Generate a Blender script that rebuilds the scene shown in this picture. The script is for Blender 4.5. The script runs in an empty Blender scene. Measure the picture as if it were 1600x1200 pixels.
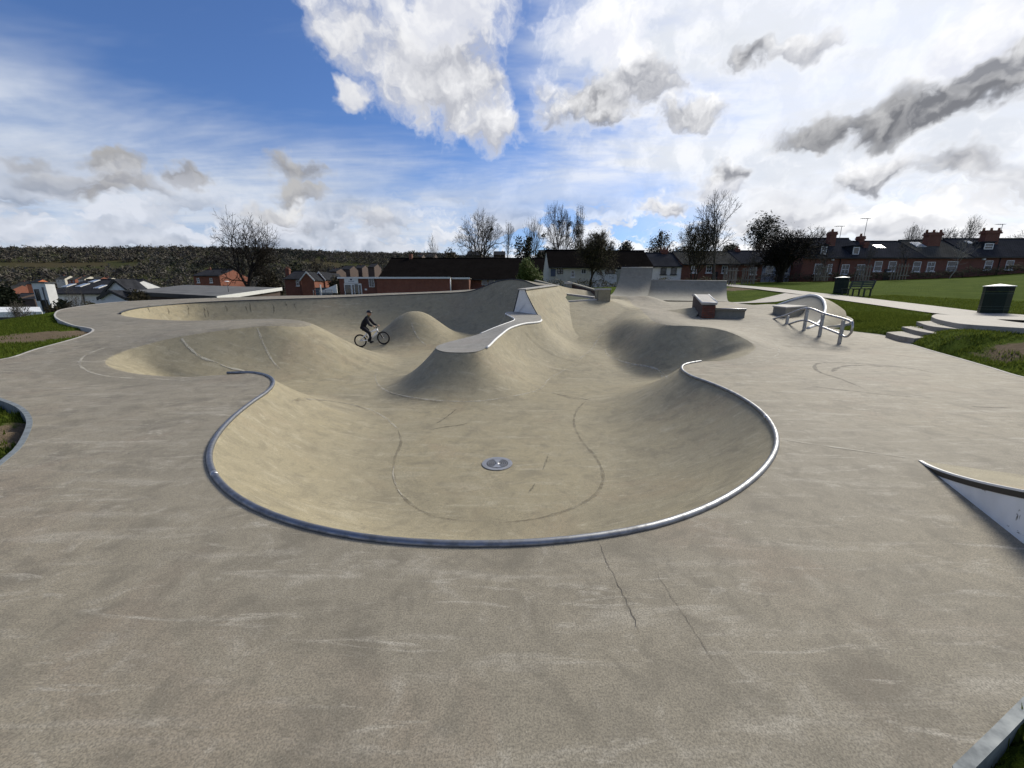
import bpy, bmesh, math, random
import numpy as np
from mathutils import Vector, Matrix
R = math.radians
scene = bpy.context.scene
COL = scene.collection

# ------------------------------------------------------------------ camera
CAM_H = 1.65
PITCH = R(13.3)
FPX = 601.0                       # focal length in pixels of the 1600 wide photograph
cam_d = bpy.data.cameras.new('camera')
cam_d.sensor_width = 36.0
cam_d.lens = FPX / 1600.0 * 36.0
cam_d.clip_start = 0.05
cam_d.clip_end = 20000.0
cam = bpy.data.objects.new('camera', cam_d)
cam.location = (0, 0, CAM_H)
cam.rotation_euler = (R(90) - PITCH, 0, 0)
COL.objects.link(cam)
scene.camera = cam

# ------------------------------------------------------------------ light
SUN_EL, SUN_AZ = R(36), R(46)     # azimuth measured from +Y towards +X
sun_d = bpy.data.lights.new('sun', 'SUN')
sun_d.energy = 3.5
sun_d.angle = R(18)
sun_d.color = (1.0, 0.93, 0.80)
sun = bpy.data.objects.new('sun', sun_d)
sd_ = Vector((math.sin(SUN_AZ)*math.cos(SUN_EL), math.cos(SUN_AZ)*math.cos(SUN_EL), math.sin(SUN_EL)))
sun.rotation_euler = (-sd_).to_track_quat('-Z', 'Y').to_euler()
sun.location = sd_*60
COL.objects.link(sun)
scene.view_settings.view_transform = 'Standard'
scene.view_settings.look = 'None'
scene.view_settings.exposure = 0.25
scene.view_settings.gamma = 1.0
scene.view_settings.use_curve_mapping = False
scene.cycles.use_adaptive_sampling = True
scene.cycles.adaptive_threshold = 0.02
scene.cycles.max_bounces = 4
scene.cycles.diffuse_bounces = 2
scene.cycles.glossy_bounces = 2
scene.cycles.transparent_max_bounces = 6
# ------------------------------------------------------------------ sky (world)
world = bpy.data.worlds.new('World')
scene.world = world
world.use_nodes = True
SKY_STRENGTH = 0.1
world.cycles.sampling_method = 'MANUAL'
world.cycles.sample_map_resolution = 512
def build_sky():
    tn, tl = world.node_tree.nodes, world.node_tree.links
    tn.clear()
    def put(sock, v):
        if v is None: return
        if hasattr(v, 'links'): tl.new(v, sock)
        else:
            dv = sock.default_value
            if hasattr(dv, '__len__'):
                if not hasattr(v, '__len__'): v = (v,)*3
                if len(dv) == 4 and len(v) == 3: v = (*v, 1)
            sock.default_value = v
    def node(t, **k):
        nd = tn.new(t)
        for a, b in k.items(): setattr(nd, a, b)
        return nd
    def mth(op, a, b=None, c=None, clamp=False):
        nd = node('ShaderNodeMath', operation=op, use_clamp=clamp); put(nd.inputs[0], a); put(nd.inputs[1], b); put(nd.inputs[2], c); return nd.outputs[0]
    def vm(op, a, b=None, s=None):
        nd = node('ShaderNodeVectorMath', operation=op); put(nd.inputs[0], a); put(nd.inputs[1], b)
        if s is not None: put(nd.inputs['Scale'], s)
        return nd
    def rmp(f, a, b, lo=0., hi=1.):
        nd = node('ShaderNodeMapRange', interpolation_type='SMOOTHSTEP'); put(nd.inputs[0], f)
        nd.inputs[1].default_value = a; nd.inputs[2].default_value = b; nd.inputs[3].default_value = lo; nd.inputs[4].default_value = hi
        return nd.outputs[0]
    def mix(f, a, b, mode='MIX'):
        nd = node('ShaderNodeMix', data_type='RGBA', blend_type=mode); put(nd.inputs[0], f); put(nd.inputs[6], a); put(nd.inputs[7], b); return nd.outputs[2]
    def noise(v, sc, det=5, ro=.55, dist=0., col=False):
        nd = node('ShaderNodeTexNoise'); put(nd.inputs['Vector'], v); nd.inputs['Scale'].default_value = sc; nd.inputs['Detail'].default_value = det
        nd.inputs['Roughness'].default_value = ro; nd.inputs['Distortion'].default_value = dist
        return nd.outputs[1 if col else 0]
    def mapping(v, typ, loc=(0, 0, 0), rot=(0, 0, 0), sc=(1, 1, 1)):
        nd = node('ShaderNodeMapping', vector_type=typ); put(nd.inputs[0], v); nd.inputs['Location'].default_value = loc; nd.inputs['Rotation'].default_value = rot; nd.inputs['Scale'].default_value = sc
        return nd.outputs[0]
    K = 10.0
    sky = node('ShaderNodeTexSky', sky_type='NISHITA', sun_disc=False); sky.sun_elevation = SUN_EL; sky.sun_rotation = SUN_AZ
    sky.air_density = 1.0; sky.dust_density = .35; sky.ozone_density = 1.6
    d = node('ShaderNodeTexCoord').outputs['Generated']
    sep = node('ShaderNodeSeparateXYZ'); put(sep.inputs[0], d); dx, dy, dz = sep.outputs
    zc = mth('ADD', mth('MAXIMUM', dz, 0.0), .10)
    pl = node('ShaderNodeCombineXYZ'); put(pl.inputs[0], mth('DIVIDE', dx, zc)); put(pl.inputs[1], mth('DIVIDE', dy, zc)); P = pl.outputs[0]
    sunp = vm('DOT_PRODUCT', d, tuple(sd_)).outputs['Value']
    col = mix(1.0, sky.outputs[0], (.52, .69, 1.0), 'MULTIPLY')
    # shared turbulence
    warp = vm('ADD', vm('SCALE', vm('SUBTRACT', noise(d, 5, 2, .5, col=True), (.5, .5, .5)).outputs[0], s=.085).outputs[0], vm('SCALE', vm('SUBTRACT', noise(d, 19, 3, .6, col=True), (.5, .5, .5)).outputs[0], s=.07).outputs[0]).outputs[0]
    dw = vm('ADD', d, warp).outputs[0]
    det = noise(dw, 11, 6, .57)
    off = vm('ADD', dw, tuple(Vector((sd_.x*.012, sd_.y*.012, .03)))).outputs[0]
    det2 = noise(off, 11, 3, .55)
    emb = mth('MULTIPLY', mth('SUBTRACT', det, det2), 2.9)
    # high veil
    az = mth('ARCTAN2', dx, dy)
    st = noise(mapping(P, 'POINT', rot=(0, 0, R(28)), sc=(.35, 1.1, 1)), .9, 5, .62, .9)
    st2 = noise(mapping(P, 'POINT', rot=(0, 0, R(-20)), sc=(.5, 1.0, 1)), 2.2, 5, .62, .0)
    low = rmp(mth('ADD', dz, mth('MULTIPLY', mth('SUBTRACT', st, .5), -.5)), .40, .16)
    right = rmp(mth('ADD', az, mth('MULTIPLY', mth('SUBTRACT', st2, .5), .9)), -.06, .42)
    right = mth('MULTIPLY', right, rmp(az, 2.6, 1.6))
    gap = mth('MULTIPLY', rmp(mth('ABSOLUTE', mth('SUBTRACT', az, .16)), .42, .08), rmp(mth('ABSOLUTE', mth('SUBTRACT', dz, .13)), .15, .03))
    veil = mth('MAXIMUM', mth('MULTIPLY', low, rmp(st2, .28, .62, .55, .97)), mth('MULTIPLY', right, rmp(st2, .25, .6, .72, .97)))
    veil = mth('MAXIMUM', veil, rmp(st, .5, .8, 0, .5))
    veil = mth('MULTIPLY', veil, mth('SUBTRACT', 1.0, mth('MULTIPLY', gap, .85)))
    vcol = mix(rmp(sunp, .55, .98), (.49*K, .55*K, .65*K), (.80*K, .81*K, .83*K))
    vcol = mix(rmp(st2, .35, .65, 0, .6), vcol, (.58*K, .62*K, .69*K))
    vcol = mix(rmp(det, .42, .60, 0, .6), vcol, mix(rmp(sunp, .4, .95), (.62*K, .66*K, .73*K), (.93*K, .93*K, .94*K)))
    col = mix(veil, col, vcol)
    # cumulus: bearing in the photograph, size, dark and bright tone
    CL = [(630,95,105,62,.50,.90),(715,120,85,70,.44,.95),(762,195,45,32,.46,.95),(690,25,110,40,.62,.92),(545,150,26,20,.55,.82),(950,55,75,50,.72,1.0),
          (925,165,72,40,.26,1.0),(1000,132,62,34,.36,1.0),(1180,90,58,26,.24,.98),(1250,75,50,18,.42,.98),(1075,190,52,22,.34,1.02),
          (1290,200,80,26,.19,.60),(1390,180,110,36,.16,.66),(1530,150,120,36,.18,.74),(1590,100,70,34,.24,.9),(1540,60,70,40,.7,1.0),
          (1370,278,80,26,.30,1.0),(1500,266,80,30,.28,.98),(1143,272,46,20,.28,1.02),(1130,294,60,18,.52,1.02),(1040,326,40,13,.42,.95),
          (45,256,55,17,.26,.40),(172,262,50,13,.27,.40),(120,298,95,20,.29,.46),(215,292,66,18,.31,.60),(300,287,38,13,.28,.48),(452,266,62,18,.26,.50),(470,300,44,12,.29,.48),
          (440,345,70,22,.38,.75),(590,338,46,18,.42,.85)]
    dwb = dw
    dterm = mth('MULTIPLY_ADD', det, 1.9, 1.02-.95)
    emb3 = mth('ADD', emb, .30)
    def lrmp(f, a, b):
        nd = node('ShaderNodeMapRange'); put(nd.inputs[0], f); nd.inputs[1].default_value = a; nd.inputs[2].default_value = b
        return nd.outputs[0]
    for (px, py, rx, ry, dk, br) in CL:
        u_, v_ = (px-800)/FPX, (py-600)/FPX
        c = Vector((u_, math.cos(PITCH)-v_*math.sin(PITCH), -(math.sin(PITCH)+v_*math.cos(PITCH)))); L = c.length; c.normalize()
        a = math.atan2(c.x, c.y)
        hz = math.hypot(c.x, c.y)
        # pixel sizes turned into directions on the unit sphere
        sx_ = rx/FPX/L*math.cos(a)/max(hz, .2)*1.0/ (math.cos(a)**.0) * .95
        sz_ = ry/FPX/L*1.0
        lv = mapping(dwb, 'TEXTURE', tuple(c), (0, 0, -a), (sx_*1.25, .9, sz_*1.25))
        sp = node('ShaderNodeSeparateXYZ'); put(sp.inputs[0], lv)
        ln = vm('LENGTH', lv).outputs['Value']
        f = mth('SUBTRACT', dterm, ln)
        alpha = rmp(f, -.02, .62)
        lit = mth('MAXIMUM', mth('MULTIPLY_ADD', sp.outputs[2], .55, emb3, clamp=True), lrmp(f, .45, .08))
        dk = dk*1.0+.01; br = br*.90
        cc = mix(lit, (dk*.955*K, dk*.985*K, dk*1.09*K), (br*K, br*K, br*1.01*K))
        col = mix(alpha, col, cc)
    # low bank of small cumulus all round the horizon
    cn = noise(mapping(dw, 'POINT', sc=(1, 1, 2.7)), 6.5, 5, .58)
    cn2 = noise(mapping(dw, 'POINT', loc=(0, 0, .06), sc=(1, 1, 2.7)), 6.5, 2, .58)
    lowband = mth('MULTIPLY', mth('MULTIPLY', rmp(dz, .25, .13), rmp(dz, -.01, .03)), rmp(cn, .42, .50))
    lt = mth('ADD', mth('ADD', rmp(cn, .72, .46, .05, .6), mth('MULTIPLY', mth('SUBTRACT', cn, cn2), 4.0)), 0.08, clamp=True)
    lc_ = mix(lt, mix(rmp(sunp, .3, .9), (.27*K, .31*K, .39*K), (.44*K, .45*K, .49*K)), mix(rmp(sunp, .3, .9), (.62*K, .65*K, .72*K), (.90*K, .90*K, .91*K)))
    col = mix(mth('MULTIPLY', lowband, .88), col, lc_)
    # pale air along the horizon
    col = mix(rmp(dz, .07, -.02, 0, .55), col, mix(rmp(sunp, .2, .9), (.42*K, .50*K, .64*K), (.78*K, .80*K, .84*K)))
    bg = node('ShaderNodeBackground'); bg.inputs['Strength'].default_value = SKY_STRENGTH
    tl.new(col, bg.inputs['Color'])
    out = node('ShaderNodeOutputWorld'); tl.new(bg.outputs[0], out.inputs['Surface'])
build_sky()
# ------------------------------------------------------------------ tools
CP, SP = math.cos(PITCH), math.sin(PITCH)
def ray(px, py):
    u, v = (px-800.0)/FPX, (py-600.0)/FPX
    return Vector((u, CP - v*SP, -(SP + v*CP)))
def at(px, py, Y):                 # point at forward distance Y
    d = ray(px, py); t = Y/d.y
    return Vector((d.x*t, Y, CAM_H + d.z*t))
def atz(px, py, z):                # point at height z
    d = ray(px, py); t = (z-CAM_H)/d.z
    return Vector((d.x*t, d.y*t, z))

def rbf(pts, c=1.0, smooth=0.0):
    P = np.array([(p[0], p[1]) for p in pts], float); z = np.array([p[2] for p in pts], float)
    n = len(P)
    A = np.zeros((n+3, n+3))
    d2 = ((P[:, None]-P[None])**2).sum(-1)
    A[:n, :n] = -np.sqrt(d2 + c*c) + np.eye(n)*smooth
    A[:n, n] = 1; A[:n, n+1:] = P; A[n, :n] = 1; A[n+1:, :n] = P.T
    w = np.linalg.lstsq(A, np.concatenate([z, np.zeros(3)]), rcond=None)[0]
    def f(X, Y):
        X = np.asarray(X, float); Y = np.asarray(Y, float)
        o = w[n] + w[n+1]*X + w[n+2]*Y
        for i in range(n):
            o = o - w[i]*np.sqrt((X-P[i, 0])**2 + (Y-P[i, 1])**2 + c*c)
        return o
    return f

def catmull(pts, step=0.2, closed=False):
    P = [np.array(p, float) for p in pts]; n = len(P); out = []
    rng = range(n if closed else n-1)
    for i in rng:
        if closed: p0, p1, p2, p3 = P[(i-1) % n], P[i], P[(i+1) % n], P[(i+2) % n]
        else: p0, p1, p2, p3 = P[max(i-1, 0)], P[i], P[i+1], P[min(i+2, n-1)]
        L = np.linalg.norm((p2-p1)[:2]); k = max(1, int(round(L/step)))
        # centripetal tangents
        d01 = max(np.linalg.norm((p1-p0)[:2]), 1e-6)**.5; d12 = max(L, 1e-6)**.5; d23 = max(np.linalg.norm((p3-p2)[:2]), 1e-6)**.5
        if np.allclose(p0, p1): m1 = (p2-p1)
        else: m1 = d12*((p1-p0)/d01 - (p2-p0)/(d01+d12) + (p2-p1)/d12)
        if np.allclose(p2, p3): m2 = (p2-p1)
        else: m2 = d12*((p2-p1)/d12 - (p3-p1)/(d12+d23) + (p3-p2)/d23)
        for j in range(k):
            t = j/k; t2, t3 = t*t, t*t*t
            out.append((2*t3-3*t2+1)*p1 + (t3-2*t2+t)*m1 + (-2*t3+3*t2)*p2 + (t3-t2)*m2)
    if not closed: out.append(P[-1])
    return np.array(out)

def inside(poly, X, Y):
    r = np.zeros(np.shape(X), bool)
    n = len(poly)
    for i in range(n):
        x1, y1 = poly[i][0], poly[i][1]; x2, y2 = poly[(i+1) % n][0], poly[(i+1) % n][1]
        if y1 == y2: continue
        c = ((y1 > Y) != (y2 > Y))
        r ^= c & (X < (x2-x1)*(Y-y1)/(y2-y1) + x1)
    return r

def dist_to(poly, X, Y, maxd, closed=True):
    """distance to a polyline, parameter (index + fraction) and nearest point, within maxd"""
    D = np.full(X.shape, maxd); S = np.zeros(X.shape); NX = X.copy(); NY = Y.copy()
    n = len(poly)
    gx, gy = X[0], Y[:, 0]
    for i in range(n if closed else n-1):
        a = poly[i]; b = poly[(i+1) % n]
        i0, i1 = np.searchsorted(gx, [min(a[0], b[0])-maxd, max(a[0], b[0])+maxd])
        j0, j1 = np.searchsorted(gy, [min(a[1], b[1])-maxd, max(a[1], b[1])+maxd])
        if i0 >= i1 or j0 >= j1: continue
        sl = (slice(j0, j1), slice(i0, i1))
        x, y = X[sl], Y[sl]
        ex, ey = b[0]-a[0], b[1]-a[1]; L2 = ex*ex+ey*ey + 1e-12
        t = np.clip(((x-a[0])*ex + (y-a[1])*ey)/L2, 0, 1)
        nx, ny = a[0]+t*ex, a[1]+t*ey
        d = np.hypot(x-nx, y-ny)
        m = d < D[sl]
        D[sl] = np.where(m, d, D[sl]); S[sl] = np.where(m, i+t, S[sl])
        NX[sl] = np.where(m, nx, NX[sl]); NY[sl] = np.where(m, ny, NY[sl])
    return D, S, NX, NY

def smooth01(e0, e1, x):
    t = np.clip((np.asarray(x, float)-e0)/(e1-e0), 0, 1)
    return t*t*(3-2*t)

def link(o, parent=None):
    COL.objects.link(o)
    if parent is not None: o.parent = parent
    return o
def tag(o, label=None, cat=None, group=None, kind=None):
    if label: o['label'] = label
    if cat: o['category'] = cat
    if group: o['group'] = group
    if kind: o['kind'] = kind
    return o
def empty(name, loc=(0, 0, 0), rz=0.0):
    o = bpy.data.objects.new(name, None); o.location = loc; o.rotation_euler = (0, 0, rz); o.empty_display_size = .2
    return link(o)
def np_mesh(name, V, F, mat=None, parent=None, smooth=True, attrs=None, normals=None):
    me = bpy.data.meshes.new(name)
    V = np.asarray(V, np.float32); F = np.asarray(F, np.int32)
    k = F.shape[1]
    me.vertices.add(len(V)); me.vertices.foreach_set('co', V.ravel())
    me.loops.add(F.size); me.loops.foreach_set('vertex_index', F.ravel())
    me.polygons.add(len(F)); me.polygons.foreach_set('loop_start', np.arange(0, F.size, k, dtype=np.int32))
    me.update(calc_edges=True)
    if smooth: me.polygons.foreach_set('use_smooth', np.ones(len(F), bool))
    if attrs:
        for an, av in attrs.items():
            av = np.asarray(av, np.float32)
            if av.ndim == 1:
                a = me.attributes.new(an, 'FLOAT', 'POINT'); a.data.foreach_set('value', av)
            else:
                a = me.attributes.new(an, 'FLOAT_COLOR', 'POINT'); a.data.foreach_set('color', np.c_[av, np.ones(len(av))].astype(np.float32).ravel())
    if mat is not None: me.materials.append(mat)
    if normals is not None: me.normals_split_custom_set_from_vertices(normals)
    o = bpy.data.objects.new(name, me)
    return link(o, parent)
class MB:
    """collects simple solids and links them as one mesh object"""
    def __init__(s): s.v = []; s.f = []; s.sm = []
    def add(s, vs, fs, smooth=False):
        n = len(s.v); s.v += [tuple(v) for v in vs]; s.f += [tuple(i+n for i in f) for f in fs]; s.sm += [smooth]*len(fs); return s
    def box(s, x0, x1, y0, y1, z0, z1):
        vs = [(x0, y0, z0), (x1, y0, z0), (x1, y1, z0), (x0, y1, z0), (x0, y0, z1), (x1, y0, z1), (x1, y1, z1), (x0, y1, z1)]
        return s.add(vs, [(0, 3, 2, 1), (4, 5, 6, 7), (0, 1, 5, 4), (1, 2, 6, 5), (2, 3, 7, 6), (3, 0, 4, 7)])
    def hexa(s, b, t):            # four bottom points (ccw from above) and four top points
        return s.add(list(b)+list(t), [(0, 3, 2, 1), (4, 5, 6, 7), (0, 1, 5, 4), (1, 2, 6, 5), (2, 3, 7, 6), (3, 0, 4, 7)])
    def prism(s, pts, off):       # polygon extruded by a vector
        n = len(pts); off = Vector(off); a = [Vector(p) for p in pts]; b = [p+off for p in a]
        return s.add(a+b, [tuple(range(n))[::-1], tuple(range(n, 2*n))] + [(i, (i+1) % n, n+(i+1) % n, n+i) for i in range(n)])
    def tube(s, pts, r, seg=8, closed=False, cap=True):
        pts = [Vector(p) for p in pts]; n = len(pts)
        rr = r if hasattr(r, '__len__') else [r]*n
        vs = []; up = None
        for i, p in enumerate(pts):
            if closed: t = pts[(i+1) % n]-pts[i-1]
            else: t = pts[min(i+1, n-1)]-pts[max(i-1, 0)]
            if t.length < 1e-9: t = Vector((0, 0, 1))
            t.normalize()
            if up is None:
                up = Vector((0, 0, 1)) if abs(t.z) < .9 else Vector((1, 0, 0))
            sx = t.cross(up)
            if sx.length < 1e-4: sx = t.orthogonal()
            sx.normalize(); up = sx.cross(t).normalized()
            for k in range(seg):
                a = 2*math.pi*(k+.5)/seg
                vs.append(p + (sx*math.cos(a)+up*math.sin(a))*rr[i])
        fs = []
        for i in range(n if closed else n-1):
            j = (i+1) % n
            for k in range(seg):
                fs.append((i*seg+k, j*seg+k, j*seg+(k+1) % seg, i*seg+(k+1) % seg))
        s.add(vs, fs, True)
        if cap and not closed:
            m = len(s.v)-n*seg
            s.f.append(tuple(m+k for k in range(seg))); s.sm.append(False)
            s.f.append(tuple(m+(n-1)*seg+k for k in range(seg))[::-1]); s.sm.append(False)
        return s
    def lathe(s, prof, seg=16, c=(0, 0, 0), smooth=True, a0=0.0):   # (radius, z)
        vs = []
        for r, z in prof:
            for k in range(seg):
                a = a0+2*math.pi*k/seg; vs.append((c[0]+r*math.cos(a), c[1]+r*math.sin(a), c[2]+z))
        fs = []
        for i in range(len(prof)-1):
            for k in range(seg):
                fs.append((i*seg+k, i*seg+(k+1) % seg, (i+1)*seg+(k+1) % seg, (i+1)*seg+k))
        s.add(vs, fs, smooth)
        return s
    def build(s, name, mat, parent=None, bevel=0.0, loc=None):
        me = bpy.data.meshes.new(name); me.from_pydata([tuple(v) for v in s.v], [], s.f)
        me.polygons.foreach_set('use_smooth', s.sm)
        me.materials.append(mat)
        bm = bmesh.new(); bm.from_mesh(me)
        bmesh.ops.recalc_face_normals(bm, faces=bm.faces)
        if bevel > 0:
            es = [e for e in bm.edges if len(e.link_faces) == 2 and e.calc_face_angle(0) > R(30)]
            bmesh.ops.bevel(bm, geom=es, offset=bevel, segments=2, profile=.5, affect='EDGES')
        bm.to_mesh(me); bm.free()
        o = bpy.data.objects.new(name, me)
        if loc is not None: o.location = loc
        return link(o, parent)

# ------------------------------------------------------------------ material helpers
class NT:
    def __init__(s, name):
        s.m = bpy.data.materials.new(name); s.m.use_nodes = True
        s.n = s.m.node_tree.nodes; s.l = s.m.node_tree.links
        s.b = s.n['Principled BSDF']
    def node(s, t, **kw):
        nd = s.n.new(t)
        for k, v in kw.items(): setattr(nd, k, v)
        return nd
    def put(s, sock, v):
        if v is None: return
        if hasattr(v, 'is_linked') or hasattr(v, 'links'): s.l.new(v, sock)
        else:
            if hasattr(sock.default_value, '__len__') and not hasattr(v, '__len__'): v = (v, v, v)
            if hasattr(sock.default_value, '__len__') and len(sock.default_value) == 4 and len(v) == 3: v = (*v, 1)
            sock.default_value = v
    def noise(s, vec, scale, detail=4, rough=.55, dist=0.0, typ=None):
        nd = s.node('ShaderNodeTexNoise'); s.put(nd.inputs['Vector'], vec)
        nd.inputs['Scale'].default_value = scale; nd.inputs['Detail'].default_value = detail
        nd.inputs['Roughness'].default_value = rough; nd.inputs['Distortion'].default_value = dist
        return nd.outputs[0]
    def ramp(s, f, a, b, lo=0.0, hi=1.0, smooth=True):
        nd = s.node('ShaderNodeMapRange'); nd.interpolation_type = 'SMOOTHSTEP' if smooth else 'LINEAR'
        s.put(nd.inputs[0], f); nd.inputs[1].default_value = a; nd.inputs[2].default_value = b
        nd.inputs[3].default_value = lo; nd.inputs[4].default_value = hi
        return nd.outputs[0]
    def mix(s, f, a, b, mode='MIX'):
        nd = s.node('ShaderNodeMix'); nd.data_type = 'RGBA'; nd.blend_type = mode
        s.put(nd.inputs[0], f); s.put(nd.inputs[6], a); s.put(nd.inputs[7], b)
        return nd.outputs[2]
    def math(s, op, a, b=None, c=None):
        nd = s.node('ShaderNodeMath'); nd.operation = op
        s.put(nd.inputs[0], a); s.put(nd.inputs[1], b); s.put(nd.inputs[2], c)
        return nd.outputs[0]
    def coord(s, which='Object'):
        return s.node('ShaderNodeTexCoord').outputs[which]
    def geo(s): return s.node('ShaderNodeNewGeometry')
    def mapping(s, vec, scale=(1, 1, 1), rot=(0, 0, 0), loc=(0, 0, 0)):
        nd = s.node('ShaderNodeMapping'); s.put(nd.inputs[0], vec)
        nd.inputs['Scale'].default_value = scale; nd.inputs['Rotation'].default_value = rot; nd.inputs['Location'].default_value = loc
        return nd.outputs[0]
    def attr(s, name, col=False):
        nd = s.node('ShaderNodeAttribute'); nd.attribute_name = name
        return nd.outputs['Color' if col else 'Fac']
    def bump(s, h, strength=.3, dist=.01, prev=None):
        nd = s.node('ShaderNodeBump'); s.put(nd.inputs['Height'], h)
        nd.inputs['Strength'].default_value = strength; nd.inputs['Distance'].default_value = dist
        if prev is not None: s.l.new(prev, nd.inputs['Normal'])
        return nd.outputs[0]
    def done(s, col=None, rough=None, normal=None, metal=None, spec=None):
        s.put(s.b.inputs['Base Color'], col); s.put(s.b.inputs['Roughness'], rough)
        s.put(s.b.inputs['Metallic'], metal); s.put(s.b.inputs['Specular IOR Level'], spec)
        if normal is not None: s.l.new(normal, s.b.inputs['Normal'])
        return s.m
def plain(name, col, rough=.6, metal=0.0, var=.15, scale=6.0, spec=.4, bump=0.0):
    t = NT(name); p = t.geo().outputs['Position']
    n = t.noise(p, scale, 5, .6)
    c = t.mix(t.ramp(n, .3, .7), tuple(x*(1-var) for x in col), tuple(min(1, x*(1+var)) for x in col))
    nm = t.bump(t.noise(p, scale*6, 3), bump, .01) if bump else None
    return t.done(c, rough, nm, metal, spec)
# ------------------------------------------------------------------ the lie of the land
# rim of the sunken bowls: photo bearing, height or distance, then transition width, exponent, lip softness
RIM = [
 # front pool, from the left lip round the near side to the right lip
 (355,583,'z',.02,1.6,2.0,.3),(390,582.5,'z',.02,1.6,2.0,0),(412,585.5,'z',.02,1.8,2.0,0),(425,592,'z',.01,2.0,2.1,0),(427,600,'z',0,2.0,2.1,0),
 (418,612,'z',0,2.1,2.2,0),(395,628,'z',0,2.2,2.2,0),(365,652,'z',0,2.2,2.2,0),(340,680,'z',0,2.1,2.2,0),(328,706,'z',0,2.1,2.2,0),
 (330,732,'z',0,2.0,2.2,0),(346,757,'z',0,2.0,2.2,0),(378,783,'z',0,1.9,2.2,0),(425,806,'z',0,1.9,2.2,0),(485,825,'z',0,1.8,2.2,0),
 (560,840,'z',0,1.8,2.2,0),(645,849,'z',0,1.7,2.2,0),(740,852,'z',0,1.7,2.2,0),(840,849,'z',0,1.7,2.2,0),(935,839,'z',0,1.7,2.2,0),
 (1020,823,'z',0,1.8,2.2,0),(1093,799,'z',0,1.8,2.2,0),(1152,768,'z',0,1.9,2.2,0),(1195,731,'z',0,2.0,2.2,0),(1213,697,'z',0,2.1,2.2,0),
 (1208,668,'z',0,2.2,2.2,0),(1186,641,'z',0,2.3,2.2,0),(1150,617,'z',0,2.4,2.2,0),(1110,599,'z',0,2.4,2.2,0),(1080,588,'z',0,2.2,2.1,0),
 (1066,578,'z',0,2.1,2.1,0),(1070,570,'z',0,2.0,2.1,0),(1095,565,'z',0,2.0,2.0,0),
 # right hand bowl
 (1128,562,'z',.02,2.2,1.9,.4),(1156,557,'z',.03,2.4,1.8,.4),(1175,549,'z',.04,2.6,1.8,.35),(1180,541,'z',.10,2.4,1.9,.3),(1171,533,'z',.22,2.3,1.9,.2),
 (1147,521,'z',.42,2.2,1.9,.04),(1110,512,'z',.56,2.2,1.9,.03),(1072,508.5,'z',.62,2.0,1.8,.06),(1047,507,'z',.63,1.8,1.6,.25),
 (1020,499,'z',.66,1.6,1.4,1),(1008,490,'z',.74,1.6,1.3,1),(990,478,'Y',23.0,1.5,1.3,1),(970,462,'Y',26.0,1.5,1.3,1),(930,455,'Y',26.0,1.2,1.3,.5),(890,450,'Y',24.5,1.0,1.5,0),
 # back wall behind the spine, the raised hump, then along the back to the far left tip
 (868,446.5,'Y',21.6,1.6,1.9,0),(852,447,'Y',21.6,1.8,1.9,0),(838,446,'Y',21.8,2.4,1.9,0),(825,440.5,'Y',22.0,2.6,1.9,0),(808,437,'Y',22.3,2.8,1.9,0),(785,438,'Y',22.7,2.8,1.9,0),(763,445,'Y',23.1,2.8,1.9,0),
 (740,454,'Y',23.5,2.8,1.9,0),(720,457,'Y',23.8,2.8,1.9,0),(660,459.5,'Y',24.3,2.8,1.9,0),(600,462,'Y',24.6,3.0,1.9,0),(545,464.5,'Y',24.7,3.4,2.0,0),(490,466.5,'Y',24.4,3.2,2.0,0),
 (420,468.5,'Y',24.0,2.6,2.0,0),(350,471,'Y',23.3,2.2,2.0,0),(300,473.5,'Y',22.5,2.0,2.0,0),(260,476.5,'Y',21.4,1.9,2.0,0),(222,480.5,'Y',20.0,1.8,2.0,0),(198,485,'Y',18.6,1.7,2.0,0),
 (188,490,'Y',17.2,1.7,2.0,.2),(205,493.5,'Y',16.2,1.7,2.0,.3),(250,497,'Y',15.4,1.8,2.0,.4),
 # ridge between the two left bowls and its nose
 (300,498.5,'Y',14.9,2.0,2.0,.5),(360,497.5,'Y',14.8,2.1,2.0,.6),(420,495.5,'Y',14.9,2.3,1.9,.8),(458,496,'Y',14.6,2.6,1.8,1),(479,499,'Y',14.0,3.0,1.6,1),(486,503.5,'Y',13.2,3.0,1.6,1),(470,505,'Y',12.6,2.6,1.8,1),
 # left hand bowl
 (440,505.5,'Y',12.2,2.4,1.9,.6),(400,509,'Y',11.9,2.3,1.9,.3),(350,515,'Y',11.5,2.3,1.9,.2),(300,522,'Y',11.1,2.2,1.9,.2),(250,531.5,'Y',10.7,2.1,1.9,.25),(205,544,'Y',10.2,2.0,1.9,.3),(178,553.5,'Y',9.7,1.9,1.9,.4),
 (164,562,'Y',9.1,1.9,1.9,.5),(172,571,'Y',8.6,1.8,1.9,.5),(200,579,'Y',8.25,1.7,1.9,.5),(245,584,'Y',8.0,1.6,1.9,.5),(300,585.5,'Y',7.9,1.6,1.9,.5),
]
def rimpt(r):
    return atz(r[0], r[1], r[3]) if r[2] == 'z' else at(r[0], r[1], r[3])
rim_c = [np.array([*rimpt(r), r[4], r[5], r[6]]) for r in RIM]
deck_ctrl = [tuple(p[:3]) for p in rim_c if not (p[0] > 0.6 and p[1] > 21.5 and False)]
deck_ctrl += [(x, y, 0) for x in (-9, -6, -3, 0, 3, 6, 9) for y in (-1, 1.2)]
deck_ctrl += [(-6.5, 4, 0), (-9, 5.5, .02), (5, 4, 0), (8, 5.5, 0), (6.5, 7.5, 0), (10.5, 7.5, 0), (-6.5, 6.3, 0), (10.9, 12.6, .05), (8.6, 10.2, .03)]
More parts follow.
